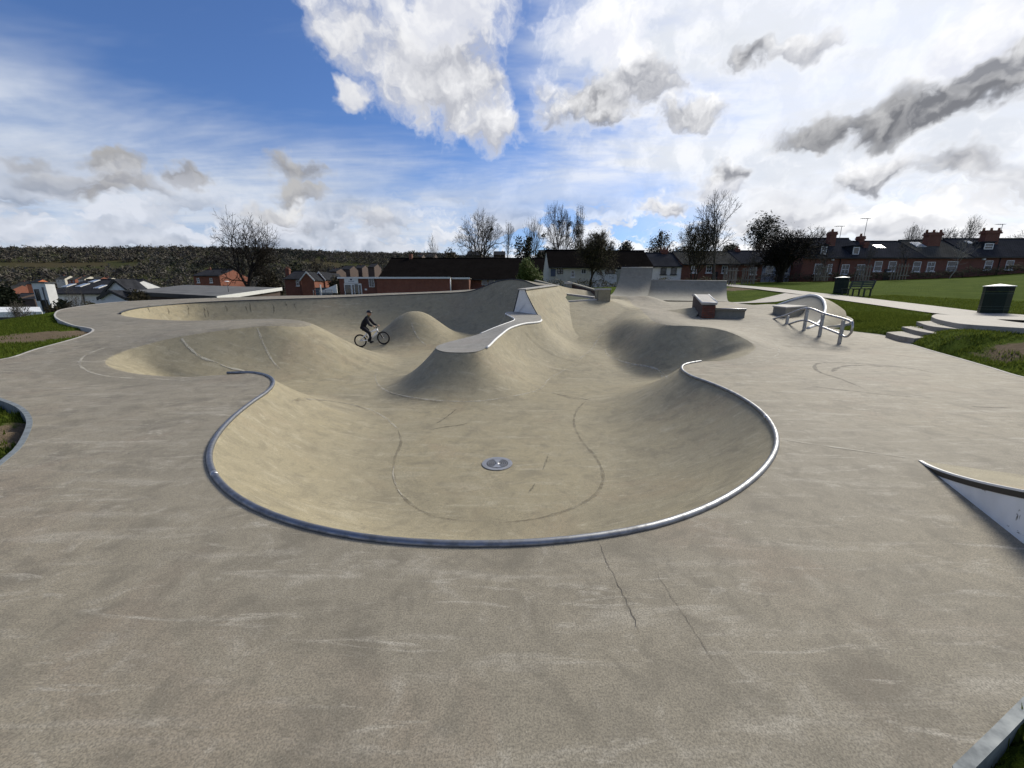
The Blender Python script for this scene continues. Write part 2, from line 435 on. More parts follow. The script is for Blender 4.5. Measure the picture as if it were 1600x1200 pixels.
deck_ctrl += [tuple(atz(0, 562, .12)), tuple(atz(60, 545, .22)), tuple(atz(147, 515, .47)), tuple(at(88, 492, 17)), tuple(at(95, 487, 18)), tuple(at(190, 474, 22)), tuple(at(60, 520, 13))]
deck_ctrl += [tuple(at(440, 463, 26.0)), tuple(at(300, 468, 24.5)), tuple(at(600, 458.5, 26.4)), tuple(at(720, 453, 25.8))]
deck_ctrl += [tuple(at(1107, 497, 17.2)), tuple(at(1165, 495, 16.6)), tuple(at(1060, 482, 22.5)), tuple(at(1256, 515.5, 14.2)), tuple(at(1281, 526, 13.4)), tuple(at(1311, 537, 12.7)), tuple(at(1225, 506, 15.0)), tuple(at(1370, 522.5, 14.4)), tuple(at(1240, 545, 12.0)), tuple(atz(1430, 540.5, .12)), tuple(atz(1490, 558, .05)), tuple(atz(1545, 574, .01)), tuple(at(1010, 470, 27.5)), tuple(at(1137, 471.5, 27.5)), tuple(at(952, 463, 27.5)), tuple(at(1215, 497, 16.0)), tuple(at(1230, 478, 20.5))]
DECK = rbf(deck_ctrl, c=.6, smooth=.02)

rim = catmull(rim_c, .18, True)
rim[:, 2] = DECK(rim[:, 0], rim[:, 1])
rim[:, 6-1] = np.clip(rim[:, 5], 0, 1)

FLOOR = rbf([tuple(atz(777, 726, -.92)), tuple(atz(640, 690, -.92)), tuple(atz(930, 690, -.92)), tuple(atz(760, 628, -.88)), tuple(atz(640, 640, -.9)), tuple(atz(860, 602, -.86)),
  tuple(atz(922, 552, -.5)), tuple(atz(947, 545, -.48)), tuple(atz(942, 514, .1)), tuple(atz(998, 503, .52)), tuple(atz(1000, 570, -.74)), tuple(atz(1042, 592, -.82)), tuple(atz(985, 522, .05)),
  tuple(atz(580, 545, -.82)), tuple(atz(500, 580, -.82)), tuple(atz(430, 570, -.7)), tuple(atz(620, 575, -.86)), tuple(atz(650, 543, -.8)), (-6, 19, -.8), (-3, 19, -.75), (-9, 18.5, -.65), (-13, 18.5, -.35), (-1, 17.5, -.6), (-1.5, 15, -.75),
  (0, 4, -.92), (2.2, 18.0, .1), (3, 16, -.2), (-7.0, 10.0, -.7), (5.5, 21, .55), (4, 22, .6)], c=1.2, smooth=.05)

# island in the middle: a sloping ledge that ends in a small platform
ISL = [(682,542,10.8),(684,547,10.3),(697,550.5,10.02),(722,551.5,9.95),(745,550,10.05),(760,544,10.4),(775,530,11.2),(795,514,12.3),(817,506.5,13.2),(842,503.5,14.0),(846,500,14.5),(838,490.5,15.7),(795,487.5,15.7),
       (790,490,15.2),(804,499.5,14.2),(787,507,13.4),(750,522,12.4),(712,532,11.6),(690,538,11.1)]
isl_c = [np.array(at(*p)) for p in ISL]
ISLZ = rbf([tuple(p) for p in isl_c], c=.4, smooth=.03)
isl = catmull(isl_c, .12, True)
isl[:, 2] = ISLZ(isl[:, 0], isl[:, 1])
# banked pyramid with the small planted triangle
PYR = [at(866, 472.5, 20.0), at(952, 468.5, 21.2), at(955, 462, 23.4), at(900, 455, 25.0), at(862, 455, 24.6)]
PYRZ = rbf([tuple(p) for p in PYR], c=.6, smooth=.02)
pyr = catmull([np.array(p) for p in PYR[:2]], .3)[:-1]
pyr = np.array([np.array(p) for p in PYR]); pyr[:, 2] = PYRZ(pyr[:, 0], pyr[:, 1])

CELL = .06
gx = np.arange(-24.5, 19.0, CELL); gy = np.concatenate([np.arange(-.6, 13, CELL), np.arange(13, 31.5, CELL*1.25)])
GX, GY = np.meshgrid(gx, gy)
D0, S0, NX0, NY0 = dist_to(rim, GX, GY, 4.0)
INH = inside(rim, GX, GY)
# snap vertices to the rim so that the edge is clean
def settle(D, IN, ON):
    # every grid edge that crosses the line gets one end moved onto it
    for _ in range(3):
        for ax in (0, 1):
            a = (slice(0, -1), slice(None)) if ax == 0 else (slice(None), slice(0, -1))
            b = (slice(1, None), slice(None)) if ax == 0 else (slice(None), slice(1, None))
            x = (IN[a] != IN[b]) & ~ON[a] & ~ON[b]
            na = x & (D[a] <= D[b]); nb = x & ~na
            ON[a] |= na; ON[b] |= nb
    return ON
ON = settle(D0, INH, D0 < CELL*.4)
GX = np.where(ON, NX0, GX); GY = np.where(ON, NY0, GY)
D0 = np.where(ON, 0, D0)
SD = np.where(INH, D0, -D0); SD[ON] = 0
# island edge snapping
D1, S1, NX1, NY1 = dist_to(isl, *np.meshgrid(gx, gy), 3.5)
INI = inside(isl, *np.meshgrid(gx, gy))
ONI = settle(D1, INI, D1 < CELL*.4) & ~ON
GX = np.where(ONI, NX1, GX); GY = np.where(ONI, NY1, GY)
SDI = np.where(INI, -D1, D1); SDI[ONI] = 0
def along(S, col):
    n = len(rim); i = np.floor(S).astype(int) % n; f = S-np.floor(S)
    return rim[i, col]*(1-f) + rim[(i+1) % n, col]*f
ZD = DECK(GX, GY)
ZF = FLOOR(GX, GY)
RZ = along(S0, 2); W = along(S0, 3); EXPO = along(S0, 4); SOFT = along(S0, 5)
s = np.clip(1-D0/W, 0, 1)
ZB = ZF + np.maximum(RZ-ZF, .0)*s**EXPO
ZI = np.where(SDI <= 0, ISLZ(GX, GY), -9)
wi = 1.75; si = np.clip(1-np.maximum(SDI, 0)/wi, 0, 1)
n_i = len(isl); ii = np.floor(S1).astype(int) % n_i
ztop = isl[ii, 2]
ZI = np.where(SDI <= 0, ISLZ(GX, GY), ZF + (ztop-ZF)*si**2.15)
# mound beside the rider
mc = at(648, 486, 19.4)
r2 = ((GX-mc.x)/1.5)**2 + ((GY-19.4)/1.4)**2
MOUND = ZF + (mc.z-ZF)*np.exp(-r2**1.12*.75)*smooth01(2.6, 1.6, np.sqrt(r2))
# pyramid
D2, S2, _, _ = dist_to(pyr, *np.meshgrid(gx, gy), 4.0)
INP = inside(pyr, GX, GY)
ef = np.array(PYR[1]-PYR[0])[:2]; ef /= np.linalg.norm(ef); nf = np.array([ef[1], -ef[0]])
dF = (GX-PYR[0].x)*nf[0] + (GY-PYR[0].y)*nf[1]                    # towards the camera from the front edge
eb = np.array([.93, -.36])
dR = (GX-PYR[1].x)*eb[0] + (GY-PYR[1].y)*eb[1]                    # to the right of the corner
sF, sR = .40, .34
ZP = np.minimum(np.minimum(PYRZ(GX, GY), pyr[1, 2]+.02-sF*np.maximum(dF, 0)), pyr[1, 2]+.02-sR*np.maximum(dR, 0))
ZP = np.where((GX > PYR[0].x-1.5) & (GY < 25) & (GY > 15), ZP, -9)
ZBOWL = np.maximum.reduce([ZB, ZI, MOUND, ZP])
# small swell in front of the far quarter pipe
sw = at(1013, 467, 25.5); 
ZD = ZD + .32*np.exp(-(((GX-sw.x)/1.1)**2 + ((GY-25.6)/.8)**2))
Z = np.where(SD > 0, ZBOWL, ZD)
def blur(A, k, it=2):
    for _ in range(it):
        for ax in (0, 1):
            c = np.cumsum(np.pad(A, [(k+1, k) if a == ax else (0, 0) for a in (0, 1)], mode='edge'), axis=ax)
            A = (np.take(c, range(2*k+1, c.shape[ax]), ax) - np.take(c, range(0, c.shape[ax]-2*k-1), ax))/(2*k+1)
    return A
Zb = blur(Z, 5)
wsoft = SOFT*np.exp(-(D0/.7)**2)
Z = Z*(1-wsoft) + Zb*wsoft
# gentle creases: soften everything in the bowl a touch except the hard edges
Zs = blur(Z, 2, 1)
keep = np.clip(D0/.25, 0, 1)*np.clip(np.abs(SDI)/.2, 0, 1)*np.clip(D2/.12, 0, 1)
Z = np.where(SD > 0, Z*(1-keep)+Zs*keep, Z)

def ground_z(x, y):
    """height of the concrete under a point"""
    i = int(np.clip(np.searchsorted(gx, x)-1, 0, len(gx)-2)); j = int(np.clip(np.searchsorted(gy, y)-1, 0, len(gy)-2))
    fx = (x-gx[i])/(gx[i+1]-gx[i]); fy = (y-gy[j])/(gy[j+1]-gy[j])
    return float((Z[j, i]*(1-fx)+Z[j, i+1]*fx)*(1-fy) + (Z[j+1, i]*(1-fx)+Z[j+1, i+1]*fx)*fy)
def hit(px, py, lift=0.0):
    """where the line of sight through a photo pixel first meets the concrete"""
    d = ray(px, py).normalized(); t = .8; c = Vector((0, 0, CAM_H)); p = c
    while t < 45:
        p = c+d*t
        if p.z <= ground_z(p.x, p.y): break
        t += .03
    return Vector((p.x, p.y, ground_z(p.x, p.y)+lift))

# outer edge of the concrete
OUT = [atz(1600, 1092, 0), atz(1552, 1140, 0), atz(1490, 1200, 0), (1.35, .75, 0), (.6, .3, 0), (-1, .1, 0), (-2.6, .6, 0), (-3.7, 1.9, 0), atz(0, 727, 0), atz(30, 702, 0), atz(46, 676, 0), atz(50, 655, 0), atz(34, 636, 0), atz(0, 622, .0), (-9.6, 6.6, .03), (-11.5, 7.2, .06),
       (-13.2, 8.4, .1), atz(0, 562, .12), atz(60, 545, .22), atz(125, 526, .38), atz(146, 517, .46), atz(140, 511, .5), atz(110, 503, .6), at(90, 495.5, 16), at(88, 491, 17.4), at(100, 486, 19), at(140, 480, 21), at(190, 474, 23), at(300, 467.5, 25.2), at(440, 463, 26.4), at(600, 459, 26.6), at(720, 453.5, 25.6),
       at(762, 442, 24.6), at(785, 435, 24.2), at(810, 434, 23.8), at(835, 441, 23.4), (2.2, 25.5, 0), (4.5, 27.2, 0), (6.6, 30.5, 0), (15.7, 30.5, 0), at(1139, 473, 27.3), at(1180, 481, 22.5), at(1205, 473, 23.6), at(1330, 497, 17.0), at(1290, 518.5, 14.9), at(1370, 522.5, 14.4), atz(1430, 540.5, .12), atz(1490, 558, .05), atz(1545, 574, .01), atz(1600, 590, 0), (9.8, 5.0, 0), (8.4, 2.6, 0), (6.0, 1.7, 0), (3.3, 1.52, 0)]
SHARP_OUT = [(tuple(p)[0], tuple(p)[1]) for p in OUT]
out_c = [np.array([p[0], p[1]]) for p in OUT]
outl = catmull(out_c, .22, True)
OD, OS, ONX, ONY = dist_to(outl, GX if False else np.meshgrid(gx, gy)[0], np.meshgrid(gx, gy)[1], 1.0)
OIN = inside(outl, *np.meshgrid(gx, gy))
OON = settle(OD, OIN, OD < CELL*.4) & ~ON & ~ONI
GX = np.where(OON, ONX, GX); GY = np.where(OON, ONY, GY)
Z = np.where(OON, DECK(GX, GY), Z)
SO = np.where(OIN, OD, -OD); SO[OON] = 0

ny_, nx_ = GX.shape
idx = np.arange(ny_*nx_).reshape(ny_, nx_)
a, b, c, d = idx[:-1, :-1].ravel(), idx[:-1, 1:].ravel(), idx[1:, 1:].ravel(), idx[1:, :-1].ravel()
edge = (ON | ONI | OON).ravel()
use_bd = (edge[b] & edge[d]) & ~(edge[a] & edge[c])
T1 = np.where(use_bd[:, None], np.c_[a, b, d], np.c_[a, b, c]); T2 = np.where(use_bd[:, None], np.c_[b, c, d], np.c_[a, c, d])
TR = np.concatenate([T1, T2])
VV = np.c_[GX.ravel(), GY.ravel(), Z.ravel()]
sdv, sov = SD.ravel(), SO.ravel()
tri_sd = sdv[TR].sum(1); tri_so = sov[TR].sum(1)
ok = (tri_so > 1e-6)
bowl_t = TR[ok & (tri_sd > 0)]; deck_t = TR[ok & (tri_sd <= 0)]
# normals from the height field where the lip is rounded
gzy, gzx = np.gradient(Z)
dxx = np.gradient(GX, axis=1); dyy = np.gradient(GY, axis=0)
NRM = np.stack([-gzx/np.maximum(dxx, .01), -gzy/np.maximum(dyy, .01), np.ones_like(Z)], -1)
NRM /= np.linalg.norm(NRM, axis=-1, keepdims=True)
NRM[(wsoft < .25)] = 0
NRM = NRM.reshape(-1, 3)
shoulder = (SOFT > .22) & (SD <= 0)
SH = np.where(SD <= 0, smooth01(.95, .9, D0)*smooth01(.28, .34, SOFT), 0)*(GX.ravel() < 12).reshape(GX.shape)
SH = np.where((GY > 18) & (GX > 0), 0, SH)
def sub(tris):
    u, inv = np.unique(tris, return_inverse=True)
    return u, inv.reshape(-1, 3)
# ------------------------------------------------------------------ concrete
def concrete(name, base, warm, dark, pale, spec=.2, shoulder=False, rough=.74):
    t = NT(name); p = t.geo().outputs['Position']
    big = t.noise(p, .33, 5, .55, .4)
    mid = t.noise(t.mapping(p, (1, 1, 1), (0, 0, .5)), 1.7, 6, .62, .6)
    streak = t.noise(t.mapping(p, (.7, 4.5, 2), (0, 0, R(12))), 1.3, 6, .65, .5)
    fine = t.noise(p, 26, 5, .7)
    grit = t.noise(p, 120, 3, .7)
    col = t.mix(t.ramp(big, .38, .64), base, warm)
    col = t.mix(t.math('MULTIPLY', t.ramp(mid, .48, .70), .75), col, dark)
    col = t.mix(t.math('MULTIPLY', t.ramp(streak, .52, .70), .65), col, pale)
    pink = t.noise(t.mapping(p, loc=(7, 3, 0)), .55, 5, .6, .7)
    col = t.mix(t.math('MULTIPLY', t.ramp(pink, .52, .68), .32), col, (base[0]*1.03, base[1]*.86, base[2]*.82))
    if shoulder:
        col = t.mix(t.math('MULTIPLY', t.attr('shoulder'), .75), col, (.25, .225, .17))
    scuff = t.noise(t.mapping(p, (.55, 3.2, 1.4), (0, 0, R(-24))), 2.4, 7, .68, 1.2)
    col = t.mix(t.math('MULTIPLY', t.ramp(scuff, .56, .68), .95), col, pale)
    blot = t.noise(t.mapping(p, loc=(3, 9, 1)), 4.5, 6, .7, .6)
    col = t.mix(t.ramp(blot, .48, .68, 0, .6), col, dark)
    col = t.mix(t.ramp(blot, .46, .28, 0, .6), col, pale)
    col = t.mix(t.ramp(fine, .35, .75, .0, .42), col, dark)
    col = t.mix(t.ramp(grit, .36, .68, 0, .7), col, t.mix(.5, dark, (.03, .03, .03)))
    col = t.mix(t.math('MULTIPLY', t.ramp(t.noise(p, 210, 2, .6), .66, .74), .5), col, (.6, .58, .52))
    # small dark specks
    vor = t.node('ShaderNodeTexVoronoi'); vor.inputs['Scale'].default_value = 2.3; t.put(vor.inputs['Vector'], p)
    col = t.mix(t.ramp(vor.outputs['Distance'], .018, .03, .75, 0), col, (.05, .045, .04))
    h = t.math('ADD', t.math('MULTIPLY', fine, .6), t.math('MULTIPLY', grit, .5))
    nm = t.bump(h, .35, .005)
    return t.done(col, rough, nm, 0, spec)
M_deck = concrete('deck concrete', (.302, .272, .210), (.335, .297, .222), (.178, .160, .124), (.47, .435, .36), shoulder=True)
M_bowl = concrete('bowl concrete', (.345, .306, .208), (.385, .335, .215), (.225, .2, .14), (.46, .42, .31))
M_grey = concrete('grey concrete', (.265, .255, .215), (.29, .275, .225), (.19, .182, .15), (.35, .34, .30))
M_isl = concrete('pale island top', (.34, .33, .30), (.36, .345, .305), (.26, .25, .22), (.44, .43, .40))
M_pale = concrete('pale cast concrete', (.52, .51, .48), (.55, .53, .48), (.4, .38, .34), (.62, .61, .58))

u, f = sub(deck_t)
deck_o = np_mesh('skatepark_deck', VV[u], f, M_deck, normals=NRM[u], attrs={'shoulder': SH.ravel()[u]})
tag(deck_o, kind='structure')
u, f = sub(bowl_t)
bowl_o = np_mesh('skate_bowl', VV[u], f, M_bowl, normals=NRM[u])
tag(bowl_o, kind='structure')
# ------------------------------------------------------------------ more materials
def metal(name, col, rough, metallic=1.0, wear=.35):
    t = NT(name); p = t.geo().outputs['Position']
    n = t.noise(t.mapping(p, (1, 1, 1)), 9, 6, .65)
    c = t.mix(t.ramp(n, .4, .7), col, tuple(x*(1-wear) for x in col))
    return t.done(c, t.ramp(n, .3, .7, rough, rough+.2), t.bump(t.noise(p, 60, 3), .08, .003), metallic)
M_galv = metal('galvanised steel', (.46, .47, .49), .36)
M_rail = metal('worn steel rail', (.50, .50, .51), .32)
M_cop = metal('coping steel', (.27, .28, .30), .42)
M_darkcop = metal('dark coping', (.07, .075, .08), .45, .7)
M_edge = metal('dull edging steel', (.20, .225, .235), .6, .15)
M_iron = metal('cast iron', (.34, .35, .37), .42, .85)
M_black = plain('black paint', (.012, .012, .013), .5)
M_white = plain('white paint', (.72, .72, .70), .5, var=.06)
M_hole_shade = plain('drain pit', (.006, .006, .006), .9)  # near black, paints the shade inside drain and bin holes
def chipped():
    t = NT('chipped white paint'); p = t.geo().outputs['Position']
    n = t.noise(p, 5, 7, .7, .5); sm = t.noise(p, 1.6, 4, .6)
    c = t.mix(t.ramp(sm, .3, .7), (.82, .83, .82), (.66, .67, .66))
    c = t.mix(t.ramp(n, .615, .64), c, (.12, .115, .10))
    return t.done(c, .55, t.bump(n, .3, .004))
M_chip = chipped()
def brickmat(name, c1, c2, mortar, scale=1.0):
    t = NT(name); p = t.coord('Object')
    sep = t.node('ShaderNodeSeparateXYZ'); t.put(sep.inputs[0], p)
    cb = t.node('ShaderNodeCombineXYZ'); t.put(cb.inputs[0], t.math('ADD', sep.outputs[0], sep.outputs[1])); t.put(cb.inputs[1], sep.outputs[2])
    br = t.node('ShaderNodeTexBrick'); t.put(br.inputs['Vector'], cb.outputs[0])
    br.inputs['Color1'].default_value = (*c1, 1); br.inputs['Color2'].default_value = (*c2, 1); br.inputs['Mortar'].default_value = (*mortar, 1)
    br.inputs['Scale'].default_value = scale; br.inputs['Brick Width'].default_value = .225; br.inputs['Row Height'].default_value = .075; br.inputs['Mortar Size'].default_value = .008
    n = t.noise(p, 1.2, 6, .65)
    c = t.mix(t.ramp(n, .35, .75, 0, .55), br.outputs[0], tuple(x*.5 for x in c1))
    return t.done(c, .85, t.bump(br.outputs['Fac'], .3, -.01))
M_brick = brickmat('red brick', (.20, .060, .034), (.15, .046, .028), (.13, .1, .08))
M_brick2 = brickmat('orange red brick', (.25, .070, .036), (.2, .055, .03), (.15, .11, .08))
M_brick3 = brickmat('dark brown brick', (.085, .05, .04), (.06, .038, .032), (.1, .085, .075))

# ------------------------------------------------------------------ ribbons: joints, cracks, scuffs
def ribbon(name, pix, w, mat, parent, lift=.004, step=.1, jitter=0.0, taper=True):
    rnd = random.Random(len(pix)*17+int(pix[0][0]))
    pts = [hit(x, y) for x, y in pix]
    c = catmull([np.array(p) for p in pts], step)
    vs, fs = [], []
    n = len(c)
    for i, p in enumerate(c):
        t = c[min(i+1, n-1)]-c[max(i-1, 0)]; L = math.hypot(t[0], t[1]) or 1
        nx, ny = -t[1]/L, t[0]/L
        o = rnd.uniform(-1, 1)*jitter
        ww = w*(.55+.9*rnd.random())*(min(1, min(i, n-1-i)/max(1, n*.12)+.15) if taper else 1)
        for s in (-.5, .5):
            x, y = p[0]+nx*(ww*s+o), p[1]+ny*(ww*s+o)
            vs.append((x, y, ground_z(x, y)+lift))
    for i in range(n-1): fs.append((2*i, 2*i+1, 2*i+3, 2*i+2))
    return MB().add(vs, fs, True).build(name, mat, parent)
def stain(name, col, alpha, sc=14):
    t = NT(name); p = t.geo().outputs['Position']
    n = t.noise(p, sc, 6, .7)
    t.put(t.b.inputs['Alpha'], t.ramp(n, .3, .68, 0, alpha))
    return t.done(col, .8)
M_pline = stain('pale joint sealant', (.50, .47, .385), .75, 3.0)
M_dline = stain('dark joint', (.15, .13, .095), .42, 4.0)
M_crack = stain('hairline crack', (.03, .027, .024), .95)
M_crack2 = plain('open hairline', (.10, .088, .072), .9)
M_skid = stain('tyre scuff', (.05, .048, .045), .55)
def q(o, s, L): return [(o[0]+x/s, o[1]+y/s) for x, y in L]
A_, B_, C_, D_, E_ = ((300, 560), 3.2), ((760, 560), 3.2), ((500, 420), 4), ((860, 420), 4), ((1200, 420), 4)
F_ = ((100, 430), 4)
ribbon('joint', q(*A_, [(560,205),(680,212),(760,225),(870,250),(960,295),(1030,355)]), .05, M_pline, bowl_o)
ribbon('joint', q(*A_, [(500,215),(600,205),(700,215),(800,232),(880,262)]), .09, M_dline, bowl_o)
ribbon('joint', q(*A_, [(1030,360),(1045,420),(1015,500),(1008,580),(1030,660),(1090,730),(1180,780),(1300,808),(1450,816)]), .04, M_dline, bowl_o)
ribbon('joint', q(*A_, [(1012,540),(1005,580),(1030,655),(1060,700)]), .02, M_pline, bowl_o, .006)
ribbon('joint', q(*B_, [(500,210),(450,265),(438,330),(480,420),(545,495),(580,570),(575,640),(540,690),(430,750),(270,800),(60,825)]), .045, M_dline, bowl_o)
ribbon('joint', q(*B_, [(560,30),(720,35),(830,50),(890,85),(905,105)]), .04, M_pline, bowl_o)
ribbon('joint', q(*C_, [(345,640),(360,720),(420,765),(500,790),(640,815),(800,830),(1000,830),(1200,800),(1370,755),(1430,690),(1520,640),(1600,600)]), .035, M_pline, bowl_o)
ribbon('joint', q(*C_, [(420,775),(560,812),(760,838)]), .05, M_dline, bowl_o, .006)
ribbon('joint', q(*C_, [(1370,757),(1480,785),(1600,805),(1700,825)]), .05, M_dline, bowl_o)
ribbon('joint', q(*D_, [(0,770),(90,800),(170,815),(240,820)]), .05, M_dline, bowl_o, .006)
ribbon('joint', q(*D_, [(350,480),(350,530),(450,580),(560,605),(680,640),(730,690)]), .05, M_pline, bowl_o)
ribbon('joint', q(*D_, [(340,385),(290,450),(240,520),(170,580)]), .06, M_pline, bowl_o)
ribbon('joint', q(*F_, [(735,400),(790,465),(870,520),(950,545),(1020,580),(1130,600)]), .055, M_pline, bowl_o, .008, taper=False)
ribbon('joint', q(*F_, [(735,400),(790,465),(870,520),(950,545),(1020,580),(1130,600)]), .05, M_pline, bowl_o, .012, taper=False)
ribbon('joint', q(*F_, [(1205,325),(1235,400),(1265,470),(1310,545),(1355,595)]), .045, M_pline, bowl_o, .008)
ribbon('joint', q(*C_, [(568,335),(590,390),(620,440),(665,480)]), .06, M_pline, bowl_o, .01)
ribbon('crack', q(*C_, [(680,1010),(800,990),(870,980),(940,965)]), .02, M_crack, bowl_o, .006, .06, .012)
ribbon('crack', q(*C_, [(725,970),(790,930),(850,880)]), .018, M_crack, bowl_o, .006, .06, .012)
ribbon('scuff', [(857,710),(853,722),(848,735)], .025, M_skid, bowl_o)
ribbon('scuff', [(836,756),(831,764),(825,772)], .025, M_skid, bowl_o)
ribbon('scuff', [(540,818),(550,820),(560,822)], .02, M_skid, bowl_o)
ribbon('crack', [(935,846),(948,878),(970,922),(988,960),(1000,1000)], .0028, M_crack2, deck_o, .003, .035, .007)
ribbon('crack', [(1015,880),(1040,920),(1075,975),(1100,1010),(1120,1042)], .0016, M_crack2, deck_o, .003, .035, .006)
ribbon('joint', [(1214,688),(1260,693),(1330,704),(1430,718)], .03, M_pline, deck_o)
ribbon('joint', [(1440,722),(1500,731),(1560,741),(1599,747)], .02, M_pline, deck_o)
ribbon('joint', q(*D_, [(1180,405),(1300,430),(1400,470),(1430,510),(1380,560),(1250,590),(1080,605)]), .05, M_pline, deck_o)
ribbon('joint', q(*F_, [(950,650),(780,658),(600,652),(400,645),(230,625),(130,590),(100,555),(140,500),(260,455),(450,415),(700,375)]), .05, M_pline, deck_o)
ribbon('joint', q(*E_, [(60,475),(300,495),(600,525),(850,545),(1100,570),(1190,580)]), .06, M_dline, deck_o)
ribbon('scuff', q(*E_, [(600,750),(450,690),(330,650),(290,615),(330,590),(480,590),(700,605),(900,625),(1100,665)]), .07, M_skid, deck_o)
ribbon('scuff', q(*E_, [(400,645),(450,615),(550,605),(750,615)]), .09, M_skid, deck_o)
ribbon('scuff', q(*E_, [(260,735),(560,770),(750,790),(900,805)]), .06, M_skid, deck_o)
ribbon('scuff', q(*E_, [(1260,860),(1400,868),(1520,870)]), .05, M_skid, deck_o)
M_drip = stain('drip stain', (.08, .072, .05), .75)
# drip marks on the far wall
for k, (x, y) in enumerate([(232,480),(262,482),(292,480),(323,481),(352,480),(383,478),(390,476),(425,475),(445,474),(460,474),(318,484)]):
    ribbon('drip_stain', [(x, y-3+k % 2*3), (x+1+k % 3, y+5), (x+3, y+9+k % 4*2)], .05, M_drip, bowl_o, .01, .15, .03)

# ------------------------------------------------------------------ copings
def coping(name, path, r, mat, seg=10, up=.0):
    pts = [(p[0], p[1], p[2]+up) for p in path]
    return MB().tube(pts, r, seg).build(name, mat)
def rim_between(p, q_):
    i = int(np.argmin((rim[:, 0]-p[0])**2+(rim[:, 1]-p[1])**2)); j = int(np.argmin((rim[:, 0]-q_[0])**2+(rim[:, 1]-q_[1])**2))
    return rim[i:j+1, :3] if j >= i else np.concatenate([rim[i:, :3], rim[:j+1, :3]])
cp = rim_between(rim_c[0], rim_c[32])
o = coping('steel_coping', cp, .028, M_cop, 12, .006)
tag(o, 'round grey steel pipe coping curving round the near bowl rim', 'coping')
for f_ in (.33, .72):
    k = int(len(cp)*f_); p, p2 = cp[k], cp[k+1]
    MB().tube([(p[0], p[1], p[2]+.004), (p[0]*.55+p2[0]*.45, p[1]*.55+p2[1]*.45, p[2]+.004)], .0305, 12).build('weld', M_galv, o)
cb_ = rim_between(rim_c[48], rim_c[67])
o = coping('back_coping', cb_, .035, M_darkcop, 8, .0)
tag(o, 'long dark coping along the rim of the far bowl wall', 'coping')

# pale cast edging along the outside of the deck
def edging(name, pts, w, mat, label, depth=.35):
    n = len(pts); vs = []
    for i, p in enumerate(pts):
        t = pts[min(i+1, n-1)]-pts[max(i-1, 0)]; L = math.hypot(t[0], t[1]) or 1
        nx, ny = t[1]/L, -t[0]/L
        z = float(DECK(p[0], p[1]))
        for (o_, dz) in ((-.004, .006), (w, .006), (w, -depth), (-.004, -depth)):
            vs.append((p[0]+nx*o_*ESGN, p[1]+ny*o_*ESGN, z+dz))
    fs = []
    for i in range(n-1):
        for k in range(4):
            fs.append((4*i+k, 4*i+(k+1) % 4, 4*i+4+(k+1) % 4, 4*i+4+k))
    fs += [(0, 1, 2, 3), (4*n-1, 4*n-2, 4*n-3, 4*n-4)]
    o = MB().add(vs, fs).build(name, mat)
    tag(o, label, 'kerb'); return o
area2 = sum(outl[i][0]*outl[(i+1) % len(outl)][1]-outl[(i+1) % len(outl)][0]*outl[i][1] for i in range(len(outl)))
ESGN = 1 if area2 > 0 else -1
def out_between(a_, b_):
    i = int(np.argmin(((outl-np.array(a_)[:2])**2).sum(1))); j = int(np.argmin(((outl-np.array(b_)[:2])**2).sum(1)))
    return outl[i:j+1] if j >= i else np.concatenate([outl[i:], outl[:j+1]])
edging('deck_edging', out_between(out_c[-1], out_c[4]), .032, M_edge, 'pale metal edging around the near right corner of the deck')
edging('deck_edging', out_between(out_c[4], out_c[16]), .05, M_edge, 'grey edging curving round the grass notch at the left')
edging('deck_edging', out_between(out_c[16], out_c[28]), .05, M_pale, 'pale edging bordering the far left lawn and worn earth')
edging('deck_edging', out_between(out_c[28], out_c[36]), .05, M_pale, 'pale edging along the back of the far bowl')
edging('deck_edging', out_between(out_c[36], out_c[-1]), .05, M_pale, 'straight pale edging between right deck and lawn')

# ------------------------------------------------------------------ floor drain
dp = hit(777, 726)
dr = empty('drain_grate', (dp.x, dp.y, dp.z+.004))
tag(dr, 'round grey metal drain grate in the floor of the near bowl', 'drain')
def annulus(r0, r1, z0, z1, seg=40):
    return MB().lathe([(r0, z0), (r0, z1), (r1, z1), (r1, z0), (r0, z0)], seg, smooth=False)
MB().lathe([(0.001, .001), (.17, .001)], 40).build('pit_shade', M_hole_shade, dr)  # black disc on the floor paints the dark below the grate
annulus(.165, .235, .0, .008).build('frame', M_iron, dr)
for r0 in (.135, .105, .075, .045):
    annulus(r0, r0+.014, .003, .009).build('ring_bar', M_iron, dr)
for a_ in (90, 270):
    rr = R(a_); c_, s_ = math.cos(rr), math.sin(rr)
    pts = [(math.cos(rr+da)*r_, math.sin(rr+da)*r_, .0095) for r_, da in ((.03, -.5), (.166, -.42), (.166, .42), (.03, .5))]
    MB().prism(pts, (0, 0, .002)).build('web', M_iron, dr)
MB().lathe([(.001, .012), (.028, .012), (.034, .003)], 20).build('hub', M_galv, dr)

